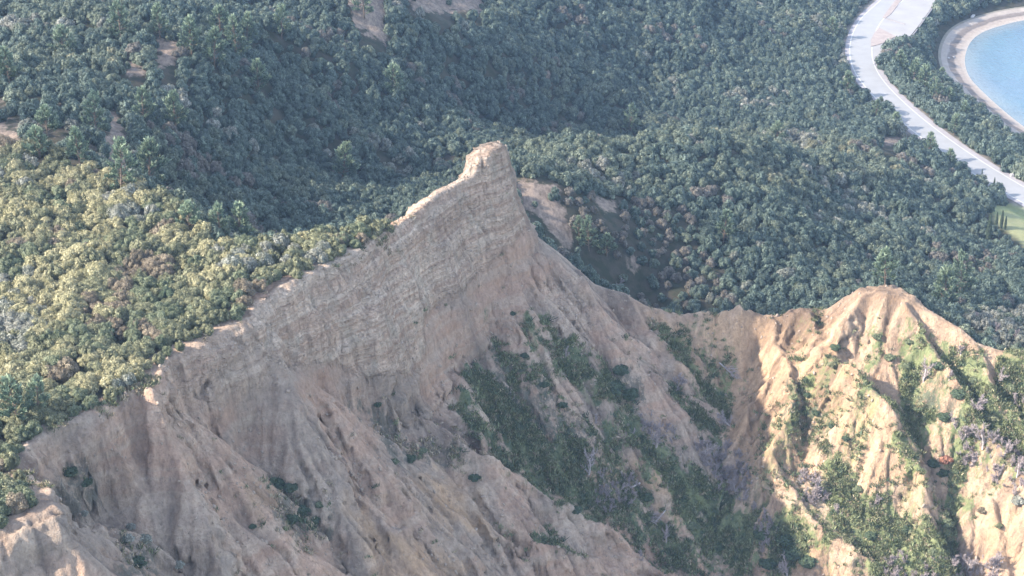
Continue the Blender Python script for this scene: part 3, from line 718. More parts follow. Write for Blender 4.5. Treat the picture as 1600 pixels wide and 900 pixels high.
def foliage_mesh(name, mat, seed, lobes, leaves, lsize, squash=.75, lr=(.28, .42), spread=.66, low=0.0, jit=.6, core=.80, link=False, parent=None):
    r = np.random.default_rng(seed); V_, F3, F4, val = [], [], [], []; off = 0; iv, jf = ico()
    k = np.arange(lobes) + .5; phi = np.arccos(1 - k / lobes * (1 - low)); th = np.pi * (1 + 5 ** .5) * k + r.normal(0, .35, lobes)
    L = np.stack([np.cos(th) * np.sin(phi), np.sin(th) * np.sin(phi), np.cos(phi)], -1) * spread * r.uniform(.78, 1.12, lobes)[:, None]
    L[:, 2] *= squash
    for c in L:
        R_ = r.uniform(*lr); tone = r.uniform(0, .45)
        d = r.normal(size=(leaves, 3)); d[:, 2] = np.abs(d[:, 2]) * 1.0 - .25; d += c / (np.linalg.norm(c) + 1e-6) * .6
        d /= np.linalg.norm(d, axis=1)[:, None]
        p = c + d * R_ * r.uniform(.86, 1.12, leaves)[:, None]
        q, f = quads(p, d + r.normal(size=d.shape) * jit, np.full(leaves, lsize), r)
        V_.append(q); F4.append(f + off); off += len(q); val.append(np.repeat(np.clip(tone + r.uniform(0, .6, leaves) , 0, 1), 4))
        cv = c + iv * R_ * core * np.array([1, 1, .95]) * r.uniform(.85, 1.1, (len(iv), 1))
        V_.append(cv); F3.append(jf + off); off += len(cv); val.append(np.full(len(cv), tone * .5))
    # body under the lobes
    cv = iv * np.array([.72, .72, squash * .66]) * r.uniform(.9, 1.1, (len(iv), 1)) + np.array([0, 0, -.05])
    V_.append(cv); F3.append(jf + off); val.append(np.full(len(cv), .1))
    co = np.concatenate(V_); o = raw_mesh(name, co, [np.concatenate(F4), np.concatenate(F3)], mat, False, link, parent)
    at = o.data.attributes.new('v', 'FLOAT', 'POINT'); at.data.foreach_set('value', np.concatenate(val).astype(np.float32))
    return o
def tubes(segs, sides=4):
    V_, F_ = [], []; off = 0; ang = np.arange(sides) / sides * 2 * np.pi
    for p, q, r0, r1 in segs:
        p, q = np.asarray(p, float), np.asarray(q, float); d = q - p; L = np.linalg.norm(d)
        if L < 1e-5: continue
        d /= L; a = np.cross(d, (0, 0, 1) if abs(d[2]) < .9 else (1, 0, 0)); a /= np.linalg.norm(a); b = np.cross(d, a)
        ring = np.cos(ang)[:, None] * a + np.sin(ang)[:, None] * b
        V_ += [p + ring * r0, q + ring * r1]; i = np.arange(sides); j = (i + 1) % sides
        F_.append(np.stack([off + i, off + j, off + sides + j, off + sides + i], -1)); off += 2 * sides
    return np.concatenate(V_), np.concatenate(F_)
def branch(r, p, d, L, rad, depth, out, up=.25, kids=(3, 5), ang=.7):
    n = 3; q = np.array(p, float); d = np.array(d, float)
    for i in range(n):
        d2 = d + r.normal(size=3) * .16 + np.array([0, 0, up * .25]); d2 /= np.linalg.norm(d2)
        e = q + d2 * L / n; out[depth if depth < len(out) else -1].append((q.copy(), e.copy(), rad * (1 - i / n * .45), rad * (1 - (i + 1) / n * .45))); q, d = e, d2
        if depth > 0:
            for _ in range(r.integers(*kids)):
                a = np.cross(d, r.normal(size=3)); a /= np.linalg.norm(a) + 1e-9
                nd = d * math.cos(ang) + a * math.sin(ang); nd[2] += up * .5; nd /= np.linalg.norm(nd)
                branch(r, q - d2 * L / n * r.uniform(0, .8), nd, L * r.uniform(.42, .62), rad * .5, depth - 1, out, up, kids, ang)
def setv(o, v):
    at = o.data.attributes.new('v', 'FLOAT', 'POINT'); at.data.foreach_set('value', np.asarray(v, np.float32))
def bare_tree_src(seed, h=3.2, fork=True, rad=.10, depth=2, up=.35, kids=(3, 5)):
    r = np.random.default_rng(seed); out = [[], [], [], []]
    branch(r, (0, 0, -.2), (r.normal() * .1, r.normal() * .1, 1), h * .62, rad, depth, out, up, kids)
    thick, thin = out[depth], [s for k in range(depth) for s in out[k]]
    thin = [(a, b, max(c, .022), max(d, .016)) for a, b, c, d in thin]
    v, f = tubes(thick, 6); v2, f2 = tubes(thin, 3)
    return (v, f), (v2, f2)
def pine_src(seed, h=5.5, w=2.0):
    """needle sprays on up-swept branches, plus the trunk and limbs"""
    r = np.random.default_rng(seed); limbs = []; C, N, S, val = [], [], [], []
    tri, tv = [], []
    nb = 34
    for k in range(nb):
        f = (k + .5) / nb; z = h * (.14 + .84 * f); L = w * (1 - f) ** .75 * r.uniform(.65, 1.15) + .28
        a = k * 2.4 + r.normal(0, .4); el = .15 + .75 * f + r.normal(0, .1)
        d = np.array([math.cos(a) * math.cos(el), math.sin(a) * math.cos(el), math.sin(el)])
        b0 = np.array([0, 0, z]); b1 = b0 + d * L + np.array([0, 0, .12 * L]); limbs.append((b0, b1, .05, .02))
        m = int(16 + 34 * L)
        t = r.uniform(.25, 1.02, m) ** .7; base = b0 + (b1 - b0) * t[:, None] + r.normal(size=(m, 3)) * .13 * (1.2 - t[:, None] * .4)
        dirs = d * .9 + r.normal(size=(m, 3)) * .55 + np.array([0, 0, .75]); dirs /= np.linalg.norm(dirs, axis=1)[:, None]
        ln = r.uniform(.22, .46, m)[:, None]; side = np.cross(dirs, r.normal(size=(m, 3))); side /= np.linalg.norm(side, axis=1)[:, None]; wd = ln * .20
        tri.append(np.stack([base - side * wd, base + side * wd, base + dirs * ln + side * wd * .2, base + dirs * ln - side * wd * .2], 1).reshape(-1, 3))
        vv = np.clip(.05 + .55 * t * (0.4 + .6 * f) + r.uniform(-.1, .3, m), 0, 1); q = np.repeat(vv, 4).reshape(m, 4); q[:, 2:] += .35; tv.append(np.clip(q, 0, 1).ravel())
    co = np.concatenate(tri); F = np.arange(len(co)).reshape(-1, 4)
    lv, lf = tubes([((0, 0, -.5), (0, 0, h * .5), .14, .10), ((0, 0, h * .5), (0, 0, h * .97), .10, .02)] + limbs, 5)
    return (co, F, np.concatenate(tv)), (lv, lf)

# ------------------------------------------------------------------ where things stand
def ground_at(u, v, y0=140.0, y1=900.0):
    a, b = (u - 800) / FPX, (450 - v) / FPX; yc, zc = CP + b * SP, -SP + b * CP
    Yy = np.arange(y0, y1, .4); t = Yy / yc; zz = CAM_H + zc * t; hh = height(a * t, Yy)
    k = int(np.argmax(zz <= hh)); 
    if k == 0: return None
    return np.array([a * t[k], Yy[k], hh[k]])
def px(u, v): return P(u, v, z=0)
POLYW = None
def in_pix(u, v, polys):
    m = np.zeros(u.shape, bool)
    for po in polys: m |= inside(u, v, po)
    return m
HID = []
def scatter(step, x0, x1, y0, y1, seed):
    r = np.random.default_rng(seed)
    xs, ys = np.meshgrid(np.arange(x0, x1, step), np.arange(y0, y1, step * .87)); xs = xs + (np.arange(len(xs)) % 2)[:, None] * step / 2
    x = xs.ravel() + r.uniform(-.42, .42, xs.size) * step; y = ys.ravel() + r.uniform(-.42, .42, xs.size) * step
    return x, y, r
PINES = [ # u, v of the base, scale, label
 (234,300,1.05,'tall pine with pale upright tips at the plateau edge, right of the grey rock rib'), (190,302,.85,'pale bushy pine at the foot of the grey rock rib'), (63,248,.7,'small pine rising behind the left end of the sunlit scrub'), (125,255,.7,'pine at the far edge of the sunlit scrub, below the left bare bank'),
 (375,385,.75,'pine in the wooded gully just behind the plateau shrubs'), (345,380,.6,'small pine in the gully beside the pale bare bush'), (295,360,.6,'small pine on the gully side behind the golden shrubs'),
 (275,205,.95,'pine with several spiky tops in the shaded gully, left one'), (225,195,.8,'pine just right of the grey rock rib top'), (150,215,.8,'pine between the left bare bank and the grey rock rib'), (75,215,.75,'pine on the shaded bank left of the grey rock rib'),
 (300,85,1.0,'pine beside the pale earth scar on the upper left spur'), (335,105,.95,'pine on the upper left spur, below its crest'), (372,95,1.0,'dark pine in the upper left hollow'), (345,60,1.0,'pine near the top of the upper left spur'), (385,70,.9,'pine on the right flank of the upper left spur'), (440,60,.9,'pale topped pine on the upper slope left of the bare scar'),
 (570,30,1.0,'dark pine standing on the bare scar at the top edge'), (620,155,1.15,'large blue green pine alone in the mid slope forest'), (535,290,1.15,'feathery pine low on the slope left of the stone pinnacle'), (405,150,.9,'pine in the shaded hollow by the pale bare tree'),
 (190,65,.9,'pine high on the left hillside'), (100,90,.9,'pine on the left hillside above the bare bank'), (250,60,.9,'pine between the left hillside and the upper spur'), (15,130,.8,'pine at the left frame edge on the hillside'),
 (920,395,1.1,'dark pine in the bowl right of the stone pinnacle, left one'), (948,402,1.0,'dark pine in the bowl right of the stone pinnacle, right one'), (905,370,.8,'small pine on the scree side of the bowl'), (1130,380,.8,'pale tipped pine in the valley above the narrow crest'), (985,210,.9,'pine at the fold line of the forest, right of the pinnacle'), (1215,225,.9,'pine on the spur in the middle right forest'),
 (1383,445,.8,'pale pine just above the rounded hump of the crest'), (1475,480,1.0,'pine in the forest right of the rounded hump'), (1500,470,1.1,'broad pine in the forest right of the rounded hump'),
 (1405,115,1.35,'tall pine seaward of the road bend'), (1425,135,1.45,'tall pale pine in the belt between road and beach'), (1445,150,1.5,'large pine in the middle of the belt between road and beach'), (1462,165,1.2,'tall pine in the belt close to the beach track'), (1482,170,1.2,'dark pine by the beach track'), (1506,192,1.1,'dark pine landward of the pale beach track'), (1490,212,1.0,'pine beside the road in the lower belt'),
 (1368,188,.9,'pine leaning over the road at the bend'), (1398,204,1.0,'dark pine at the road edge beside the clearing'), (1375,172,.7,'small pine at the road edge above the clearing'), (1482,268,1.0,'pine at the road edge by the grass field'), (1450,250,1.1,'pine below the road near the clearing'), (1300,60,1.0,'pine in the forest left of the road bend'), (1325,150,1.0,'pine left of the road, below the bend'),
 (30,665,.7,'pale young pine in the scrub at the left frame edge'), (60,655,.55,'small pale pine by the plateau rim at lower left'), (1470,125,.8,'small pine at the beach track bend')]
# plateau scrub
x, y, r = scatter(1.85, -140, 5, 120, 300, 3)
m = inside(x, y, PLAT); x, y = x[m], y[m]
de, _, _ = seg_dist(x, y, RIMP); m = de > .15; x, y = x[m], y[m]
z = height(x, y); u, v = project(x, y, z); m = (u > -520) & (u < 1700) & (v > 120) & (v < 1150); x, y, z, u, v = [a[m] for a in (x, y, z, u, v)]
de, _, _ = seg_dist(x, y, RIMP); df, _, _ = seg_dist(x, y, FARP)
patch = fbm(x / 13, y / 13, 71, 3) * 1.2 + r.normal(0, .20, len(x)); p2 = fbm(x / 14, y / 14, 91, 2) + r.normal(0, .2, len(x))
rimness = smooth(14, 2, de) * .35
kind = np.where(patch > .12 + rimness, 'golden', np.where(patch > -.30 + rimness * .5, 'olive', np.where(patch > -.72, 'green', 'dark')))
kind = np.where(p2 > .55, 'brown', np.where(p2 < -.62, 'grey', kind))
rad = r.uniform(1.02, 1.65, len(x)) * np.where(kind == 'golden', 1.08, 1.0) * (1 - .35 * smooth(3, 0, de))
size_px = rad / np.hypot(y, CAM_H - z)
plate = dict(x=x, y=y, z=z, rad=rad, kind=kind, u=u, v=v, de=de, df=df)
infr = (u > -12) & (u < 1612) & (v > -10) & (v < 912)
order = np.argsort(np.where(infr, -size_px, 1)); chosen = order[:230]; rest = np.setdiff1d(np.arange(len(x)), chosen)
print('plateau shrubs', len(x), infr.sum())

NV = 5
LKIND = ['brown', 'dark', 'golden', 'green', 'grey', 'olive']
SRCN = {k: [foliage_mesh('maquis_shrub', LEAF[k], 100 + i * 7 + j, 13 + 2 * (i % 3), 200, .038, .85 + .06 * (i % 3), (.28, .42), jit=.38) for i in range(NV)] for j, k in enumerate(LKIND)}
rr = np.random.default_rng(21)
WORD = dict(golden='golden tipped', olive='olive green', green='fresh green', dark='dark green', grey='pale grey', brown='brownish')
def zone(u, v, de):
    if de < 2.2:
        return 'on the lower rim' if v > 640 else ('on the middle cliff rim' if v > 500 else 'on the upper cliff rim')
    if u < 130 and v > 700: return 'at bottom left'
    if v > 560: return 'low on the left'
    if v > 470: return 'on the middle plateau' if u < 200 else 'just behind the rim'
    if v > 380: return 'on the left plateau' if u < 200 else 'on the narrow plateau'
    return 'by the wooded gully'
LAB = {}
for n_, i in enumerate(chosen):
    k = str(kind[i]); src = SRCN[k][rr.integers(NV)]
    o = src.copy(); COL.objects.link(o); R_ = rad[i]
    o.location = (x[i], y[i], z[i] + .12 * R_); o.scale = (R_ * rr.uniform(.92, 1.2), R_ * rr.uniform(.92, 1.2), R_ * rr.uniform(.9, 1.35)); o.rotation_euler = (rr.normal() * .08, rr.normal() * .08, rr.uniform(0, 6.28))
    big = 'large' if R_ > 1.42 else ('small' if R_ < 1.15 else 'rounded')
    o['category'] = 'shrub'; o['group'] = 'maquis shrubs of the plateau scrub'
    dd_ = np.hypot(x - x[i], y - y[i]); dd_[i] = 99; nb = [str(kind[j]) for j in np.argsort(dd_)[:2]]
    SHORT = dict(golden='golden', olive='olive', green='green', dark='dark', grey='grey', brown='brown')
    nbt = f'beside {SHORT[nb[0]]} ones' if nb[0] == nb[1] else f'by {SHORT[sorted(nb)[0]]} and {SHORT[sorted(nb)[1]]} ones'
    LAB.setdefault((f'{big} {WORD[k]} shrub', nbt, zone(u[i], v[i], de[i])), []).append((float(u[i]), o))
ORD = ['leftmost', 'second', 'third', 'fourth', 'fifth', 'sixth', 'seventh', 'eighth', 'ninth', 'tenth', 'eleventh', 'twelfth', 'thirteenth', 'fourteenth', 'fifteenth', 'sixteenth', 'seventeenth', 'eighteenth', 'nineteenth', 'twentieth', 'twentyfirst', 'twentysecond']
for (a_, b_, c_), lst in LAB.items():
    lst.sort(key=lambda q: q[0])
    for q, (_, o) in enumerate(lst):
        o['label'] = f'{a_} {b_}, {c_}' + ('' if len(lst) == 1 else (', leftmost' if q == 0 else f', {ORD[min(q, 21)]} from left'))

def gn_scatter(name, sources, pts, rot, scl, idx, label=None, cat=None):
    """one object whose points each carry one of the source plants"""
    c = bpy.data.collections.new(name + '_plants')
    for i, s in enumerate(sources):
        s2 = s; s2.name = f'zz_{name}_{i:03d}'; c.objects.link(s2)
    me = bpy.data.meshes.new(name); n = len(pts); me.vertices.add(n); me.vertices.foreach_set('co', np.asarray(pts, np.float32).ravel())
    a = me.attributes.new('rot', 'FLOAT_VECTOR', 'POINT'); a.data.foreach_set('vector', np.asarray(rot, np.float32).ravel())
    a = me.attributes.new('scl', 'FLOAT_VECTOR', 'POINT'); a.data.foreach_set('vector', np.asarray(scl, np.float32).ravel())
    a = me.attributes.new('idx', 'INT', 'POINT'); a.data.foreach_set('value', np.asarray(idx, np.int32))
    o = bpy.data.objects.new(name, me); COL.objects.link(o)
    ng = bpy.data.node_groups.new(name, 'GeometryNodeTree')
    ng.interface.new_socket('Geometry', in_out='INPUT', socket_type='NodeSocketGeometry'); ng.interface.new_socket('Geometry', in_out='OUTPUT', socket_type='NodeSocketGeometry')
    gi, go = ng.nodes.new('NodeGroupInput'), ng.nodes.new('NodeGroupOutput')
    ci = ng.nodes.new('GeometryNodeCollectionInfo'); ci.inputs['Collection'].default_value = c; ci.inputs['Separate Children'].default_value = True; ci.inputs['Reset Children'].default_value = True
    ip = ng.nodes.new('GeometryNodeInstanceOnPoints'); ip.inputs['Pick Instance'].default_value = True
    def at(nm, ty):
        q = ng.nodes.new('GeometryNodeInputNamedAttribute'); q.data_type = ty; q.inputs['Name'].default_value = nm; return q.outputs['Attribute']
    L = ng.links.new; L(gi.outputs[0], ip.inputs['Points']); L(ci.outputs[0], ip.inputs['Instance']); L(at('idx', 'INT'), ip.inputs['Instance Index'])
    e2r = ng.nodes.new('FunctionNodeEulerToRotation'); L(at('rot', 'FLOAT_VECTOR'), e2r.inputs[0]); L(e2r.outputs[0], ip.inputs['Rotation'])
    L(at('scl', 'FLOAT_VECTOR'), ip.inputs['Scale']); L(ip.outputs[0], go.inputs[0])
    md = o.modifiers.new('plants', 'NODES'); md.node_group = ng
    o['kind'] = 'stuff'
    if label: o['label'] = label
    if cat: o['category'] = cat
    return o

# the rest of the plateau scrub and the maquis that covers the land behind
NF = 4
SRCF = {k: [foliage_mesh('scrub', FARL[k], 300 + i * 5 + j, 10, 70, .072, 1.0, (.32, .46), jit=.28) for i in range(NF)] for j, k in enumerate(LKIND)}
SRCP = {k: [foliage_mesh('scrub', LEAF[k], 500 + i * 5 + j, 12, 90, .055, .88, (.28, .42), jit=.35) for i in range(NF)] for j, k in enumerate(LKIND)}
flat = [o for k in LKIND for o in SRCF[k]] + [o for k in LKIND for o in SRCP[k]]
KI = {k: i for i, k in enumerate(LKIND)}
def pick(kinds, r): return np.array([KI[str(k)] for k in kinds]) * NF + r.integers(0, NF, len(kinds))
P_x, P_y, P_z, P_r, P_k = [x[rest]], [y[rest]], [z[rest]], [rad[rest]], [kind[rest]]; NPL = len(rest)

x, y, r = scatter(2.5, -330, 330, 225, 760, 8)
z = height(x, y); u, v = project(x, y, z)
m = (u > -420) & (u < 2250) & (v > -110) & (v < 700) & (z > 2.9)
x, y, z, u, v = [a[m] for a in (x, y, z, u, v)]
e_ = 1.0; sl_ = np.hypot(height(x + e_, y) - z, height(x, y + e_) - z)
inp = inside(x, y, PLAT); gb = (GB(x, y) > .3) & (y < 345) & (x > -100) & (x < 125)
dR, _, _ = seg_dist(x, y, ROADP[::2]); dT, _, _ = seg_dist(x, y, SHOREP[::2]); dl, _, _ = seg_dist(x, y, np.vstack([LOTP, LOTP[:1]])); il = inside(x, y, LOTP)
dcr2, _, _ = seg_dist(x, y, CREST)
drd = np.where(u < 1420, 6.2, 6.8)
m = ~inp & ~gb & (dR > drd) & (dT > 8.0) & ~il & (dl > 1.2) & ~in_pix(u, v, FIELD) & ~in_pix(u, v - 9, FIELD) & ~in_pix(u, v - 18, FIELD) & ~((in_pix(u, v, BARE) | in_pix(u, v - 9, BARE) | in_pix(u, v - 18, BARE) | in_pix(u, v - 26, BARE)) & (r.random(len(x)) < .92)) & ~(in_pix(u, v, BANK) & (r.random(len(x)) < .6)) & (dcr2 > 2.5) & ~((u > 1410) & (u < 1440) & (v > 205) & (v < 232))
thin = r.random(len(x)) < np.where(in_pix(u, v, [[(870,300),(1060,320),(1000,480),(880,400)]]), .80, .96)
m &= thin
x, y, z, u, v, sl_ = [a[m] for a in (x, y, z, u, v, sl_)]
patch = fbm(x / 26, y / 26, 31, 3) * .8 + r.normal(0, .24, len(x)); p2 = fbm(x / 30, y / 30, 41, 3) + r.normal(0, .22, len(x))
patch = patch + .55 * in_pix(u, v, [[(790,212),(1000,188),(1250,212),(1420,250),(1400,300),(1000,312),(870,292),(800,272)]]) + .3 * in_pix(u, v, [[(-100,-100),(330,-100),(330,60),(200,150),(-100,150)]])  # paler plant colours stand for sunlight on the spur and upper left hill
kind = np.where(patch > 1.15, 'golden', np.where(patch > .32, 'olive', np.where(patch > -.55, 'green', 'dark')))
kind = np.where(p2 > .75, 'brown', np.where(p2 < -.75, 'grey', kind))
bowl = in_pix(u, v, [[(870,295),(1070,330),(1150,480),(1000,490),(880,400)]]); kind = np.where(bowl & (r.random(len(x)) < .5), 'brown', kind)
prp = in_pix(u, v, [[(1490,498),(1620,480),(1620,560),(1540,545)]]); kind = np.where(prp & (r.random(len(x)) < .75), 'grey', kind)
rad = np.clip(r.normal(1.45, .26, len(x)), .8, 2.3) * (1 + .2 * smooth(400, 550, y)); rad = np.where(prp | bowl, rad * .7, rad); rad = np.where(in_pix(u, v, BARE), rad * .5, rad)
dRR, _, _ = seg_dist(x, y, ROADP[::2]); rad = np.where((dRR < 26) & (u > 1380), rad * 1.35, rad)
P_x.append(x); P_y.append(y); P_z.append(z); P_r.append(rad); P_k.append(kind)
X_, Y_, Z_, R__, K_ = [np.concatenate(a) for a in (P_x, P_y, P_z, P_r, P_k)]; NEAR_ = np.arange(len(X_)) < NPL
_pp = [ground_at(q[0], q[1]) for q in PINES]; _pp = [q for q in _pp if q is not None]
_keep = np.ones(len(X_), bool)
for q in _pp: _keep &= np.hypot(X_ - q[0], Y_ - (q[1] - .8)) > 2.0
X_, Y_, Z_, R__, K_, NEAR_ = [a[_keep] for a in (X_, Y_, Z_, R__, K_, NEAR_)]
n = len(X_); print('scrub', n)
r = np.random.default_rng(77)
scl = np.stack([R__ * r.uniform(.85, 1.15, n), R__ * r.uniform(.85, 1.15, n), R__ * r.uniform(1.0, 1.6, n)], -1)
rot = np.stack([r.normal(0, .08, n), r.normal(0, .08, n), r.uniform(0, 6.28, n)], -1)
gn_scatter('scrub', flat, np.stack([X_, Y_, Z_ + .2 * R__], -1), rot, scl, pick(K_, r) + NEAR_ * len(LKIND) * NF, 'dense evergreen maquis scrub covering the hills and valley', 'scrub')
print('veg', round(time.time() - T0, 1))

# ------------------------------------------------------------------ pines, cypresses, bare trees, bushes
PROT = {}
def make_pine(seed, h, w):
    (c, F, vv), (lv, lf) = pine_src(seed, h, w)
    e = bpy.data.objects.new('pine_tree', None)
    cr = raw_mesh('crown', c, F, LEAF['needle'], False, False); setv(cr, vv); cr.parent = e
    tr = raw_mesh('trunk', lv, lf, BARK, False, False); tr.parent = e
    return e
def make_bare(seed, h, name='bare_tree', **kw):
    (v1, f1), (v2, f2) = bare_tree_src(seed, h, **kw)
    e = bpy.data.objects.new(name, None)
    t = raw_mesh('trunk', v1, f1, DEAD, False, False); t.parent = e
    b = raw_mesh('branches', v2, f2, LEAF['twig'], False, False); setv(b, np.random.default_rng(seed).uniform(0, 1, len(v2))); b.parent = e
    return e
def place(proto, loc, s=1.0, rz=0.0, rx=0.0, ry=0.0, label=None, cat=None, group=None):
    e = proto.copy(); COL.objects.link(e); e.location = loc; e.scale = (s, s, s) if not isinstance(s, tuple) else s; e.rotation_euler = (rx, ry, rz)
    for ch in proto.children: c = ch.copy(); COL.objects.link(c); c.parent = e
    tag(e, label, cat, group); return e
pines = [make_pine(11 + i, h, w) for i, (h, w) in enumerate([(5.6, 2.1), (6.4, 1.9), (4.6, 2.0), (5.2, 1.6)])]
GP = 'pines standing above the maquis'
rr = np.random.default_rng(5)
for k, (uu, vv, s, lab) in enumerate(PINES):
    g = ground_at(uu, vv)
    if g is None: print('no ground', lab); continue
    place(pines[k % 4], (g[0], g[1], g[2] - .2), s * (1.15 if (uu > 1340 and vv < 300) else (.95 if (850 < uu < 1000 and vv > 350) else 1.5)), rr.uniform(0, 6.28), rr.normal() * .05, rr.normal() * .05, lab, 'pine tree', GP)

# cypresses by the field
def cypress_proto(seed, h=7.0):
    r = np.random.default_rng(seed); n = 900; t = r.uniform(0.02, 1, n); a = r.uniform(0, 6.28, n); wdt = .62 * np.sin(np.clip(t * .92 + .08, 0, 1) * np.pi) ** .6 * (1 - t * .35)
    p = np.stack([np.cos(a) * wdt, np.sin(a) * wdt, .4 + t * (h - .5)], -1); nrm = np.stack([np.cos(a), np.sin(a), np.full(n, .5)], -1) + r.normal(size=(n, 3)) * .4
    q, f = quads(p, nrm, np.full(n, .13), r, 1.6)
    cv, cf = tubes([((0, 0, .4), (0, 0, h * .5), .35, .5), ((0, 0, h * .5), (0, 0, h * .97), .5, .04)], 7)
    e = bpy.data.objects.new('cypress_tree', None)
    c = raw_mesh('crown', np.concatenate([q, cv]), np.concatenate([f, cf + len(q)]), LEAF['cyp'], False, False); setv(c, np.concatenate([np.repeat(r.uniform(0, 1, n), 4), np.zeros(len(cv))])); c.parent = e
    lv, lf = tubes([((0, 0, -.5), (0, 0, .8), .14, .12)], 6); t_ = raw_mesh('trunk', lv, lf, BARK, False, False); t_.parent = e
    return e
cyp = cypress_proto(3)
for uu, vv, s, lab in [(1556,357,.62,'dark cypress at the left end of the short row by the field'), (1564,358,.72,'middle cypress of the short row by the field'), (1570,360,.55,'rightmost cypress of the short row by the field'), (1543,382,1.15,'tallest thin cypress standing left of the row by the field'), (1553,292,.4,'lone dark cypress against the road above the field'), (1534,275,.28,'small cypress poking up beside the road')]:
    g = ground_at(uu, vv); place(cyp, tuple(g), s, rr.uniform(0, 6), label=lab, cat='cypress', group='cypresses near the field')

# bare winter trees
bares = [make_bare(31, 3.4, rad=.12, depth=3, kids=(2, 3)), make_bare(32, 3.0, rad=.11, depth=3, up=.5, kids=(2, 3)), make_bare(33, 2.6, rad=.09, depth=3, kids=(2, 4)), make_bare(34, 2.2, rad=.08, depth=3, kids=(2, 4))]
GB_ = 'leafless trees in the gullies'
BARES = [(1025,700,0,1.25,'leafless forked tree with dark trunk on the green gully slope'), (920,745,1,1.2,'pale leafless tree on the green slope in the lower middle'), (1141,668,3,1.3,'round lavender leafless bush in the green hollow'), (1058,612,2,1.25,'leafless tree at the foot of the narrow crest'), (1095,722,0,1.0,'leafless tree at the fork of two gullies'),
 (1130,745,2,1.3,'broad lavender leafless tree where the gullies meet'), (1112,730,3,1.1,'leafless bush just above the gully junction'), (1150,770,2,1.1,'leafless bush below the gully junction'), (1443,600,1,1.35,'white leafless tree on the shaded side of the rounded hump'), (1275,785,3,1.5,'pinkish leafless round bush on the sunlit spur foot'),
 (1500,560,2,.8,'small leafless bush under the crest at right'), (1482,600,2,.8,'leafless bush on the green slope right of the white tree'), (1520,640,3,1.2,'lavender leafless bush in the right hand gully'), (1505,690,2,1.3,'leafless tree in the right hand gully, upper one'), (1535,705,0,1.2,'leafless tree in the right hand gully, middle one'), (1565,725,2,1.4,'leafless tree in the right hand gully, lower one'), (1590,745,3,1.3,'lavender leafless bush at the right frame edge'), (1560,600,1,.9,'pale leafless tree on the slope at far right'), (1585,635,3,1.0,'leafless bush by the right frame edge, below the crest'),
 (1310,810,3,.9,'grey leafless bush at the bottom of the sunlit spur'), (1360,800,3,.9,'grey leafless bush between the two lower spurs'), (1230,905,0,1.1,'leafless tree at the bottom edge in the gully mouth'), (1510,905,2,1.4,'pale leafless thicket tree at the bottom edge'), (1550,900,2,1.3,'pale leafless bush at the bottom edge, right side'), (1400,890,2,1.0,'leafless bush at the bottom edge under the sunlit hump'),
 (885,560,1,.7,'thin leafless tree on the rilled slope'), (1040,850,1,.9,'leafless tree low in the green gully'), (1000,880,3,.9,'leafless bush near the bottom edge in the green gully'), (990,680,3,.9,'lavender bush on the upper green slope'), (930,665,3,.8,'small lavender bush beside the rilled slope'), (800,630,3,.6,'small grey twiggy bush on the green slope'),
 (405,155,2,1.1,'pale lavender leafless tree in the shaded forest hollow'), (338,375,3,1.0,'lavender leafless tree behind the golden shrubs'), (1590,530,3,1.0,'purple leafless bush behind the crest at far right'), (1555,520,3,1.1,'purple leafless bush behind the crest'), (1520,505,3,.9,'purple leafless bush behind the crest, left one'), (965,450,3,1.0,'brown leafless bush in the bowl above the narrow crest')]
for uu, vv, k, s, lab in BARES:
    g = ground_at(uu, vv)
    if g is None: continue
    place(bares[k], (g[0], g[1], g[2] - .1), s * rr.uniform(.95, 1.3), rr.uniform(0, 6.28), rr.normal() * .15, rr.normal() * .15, label=lab, cat='bare tree', group=GB_)
# toppled dead pines, ribs to the sky
def toppled(seed, L=4.6):
    r = np.random.default_rng(seed); e = bpy.data.objects.new('fallen_tree', None)
    tv, tf = tubes([((0, 0, .2), (L * .5, 0, .3), .13, .10), ((L * .5, 0, .3), (L, 0, .5), .10, .03)], 6)
    t = raw_mesh('trunk', tv, tf, DEAD, False, False); t.parent = e; sg = []
    for k in range(26):
        f = .25 + .72 * k / 26; p = np.array([L * f, 0, .25 + .2 * f]); s = 1 if k % 2 else -1
        d = np.array([.75, s * r.uniform(.5, 1.0), r.uniform(.2, .9)]); d /= np.linalg.norm(d); ln = 1.7 * (1.1 - f) + .5
        q = p + d * ln * .6; e2 = q + (d + np.array([.3, 0, .25])) * ln * .45; sg += [(p, q, .045, .035), (q, e2, .035, .02)]
        for _ in range(3):
            b = p + (q - p) * r.uniform(.4, 1); sg.append((b, b + (d + r.normal(size=3) * .5) * .45, .025, .018))
    bv, bf = tubes(sg, 3); b = raw_mesh('branches', bv, bf, LEAF['twig'], False, False); setv(b, r.uniform(.3, 1, len(bv))); b.parent = e
    return e
def lay(proto, u0, v0, u1, v1, s, lab):
    a, b = ground_at(u0, v0), ground_at(u1, v1); d = b - a
    q = Vector(d).to_track_quat('X', 'Z').to_euler(); place(proto, tuple(a + np.array([0, 0, .15])), s, q.z, q.x, q.y, lab, 'fallen tree', 'toppled dead trees')
lay(toppled(1), 1123, 572, 1160, 606, .9, 'toppled dead tree lying down the slope above the round lavender bush')
lay(toppled(2, 5.0), 1000, 760, 945, 790, 1.0, 'grey toppled dead tree with ribbed branches in the green gully')
lay(toppled(3, 4.0), 1040, 800, 1015, 835, .8, 'small toppled dead tree lower in the green gully')

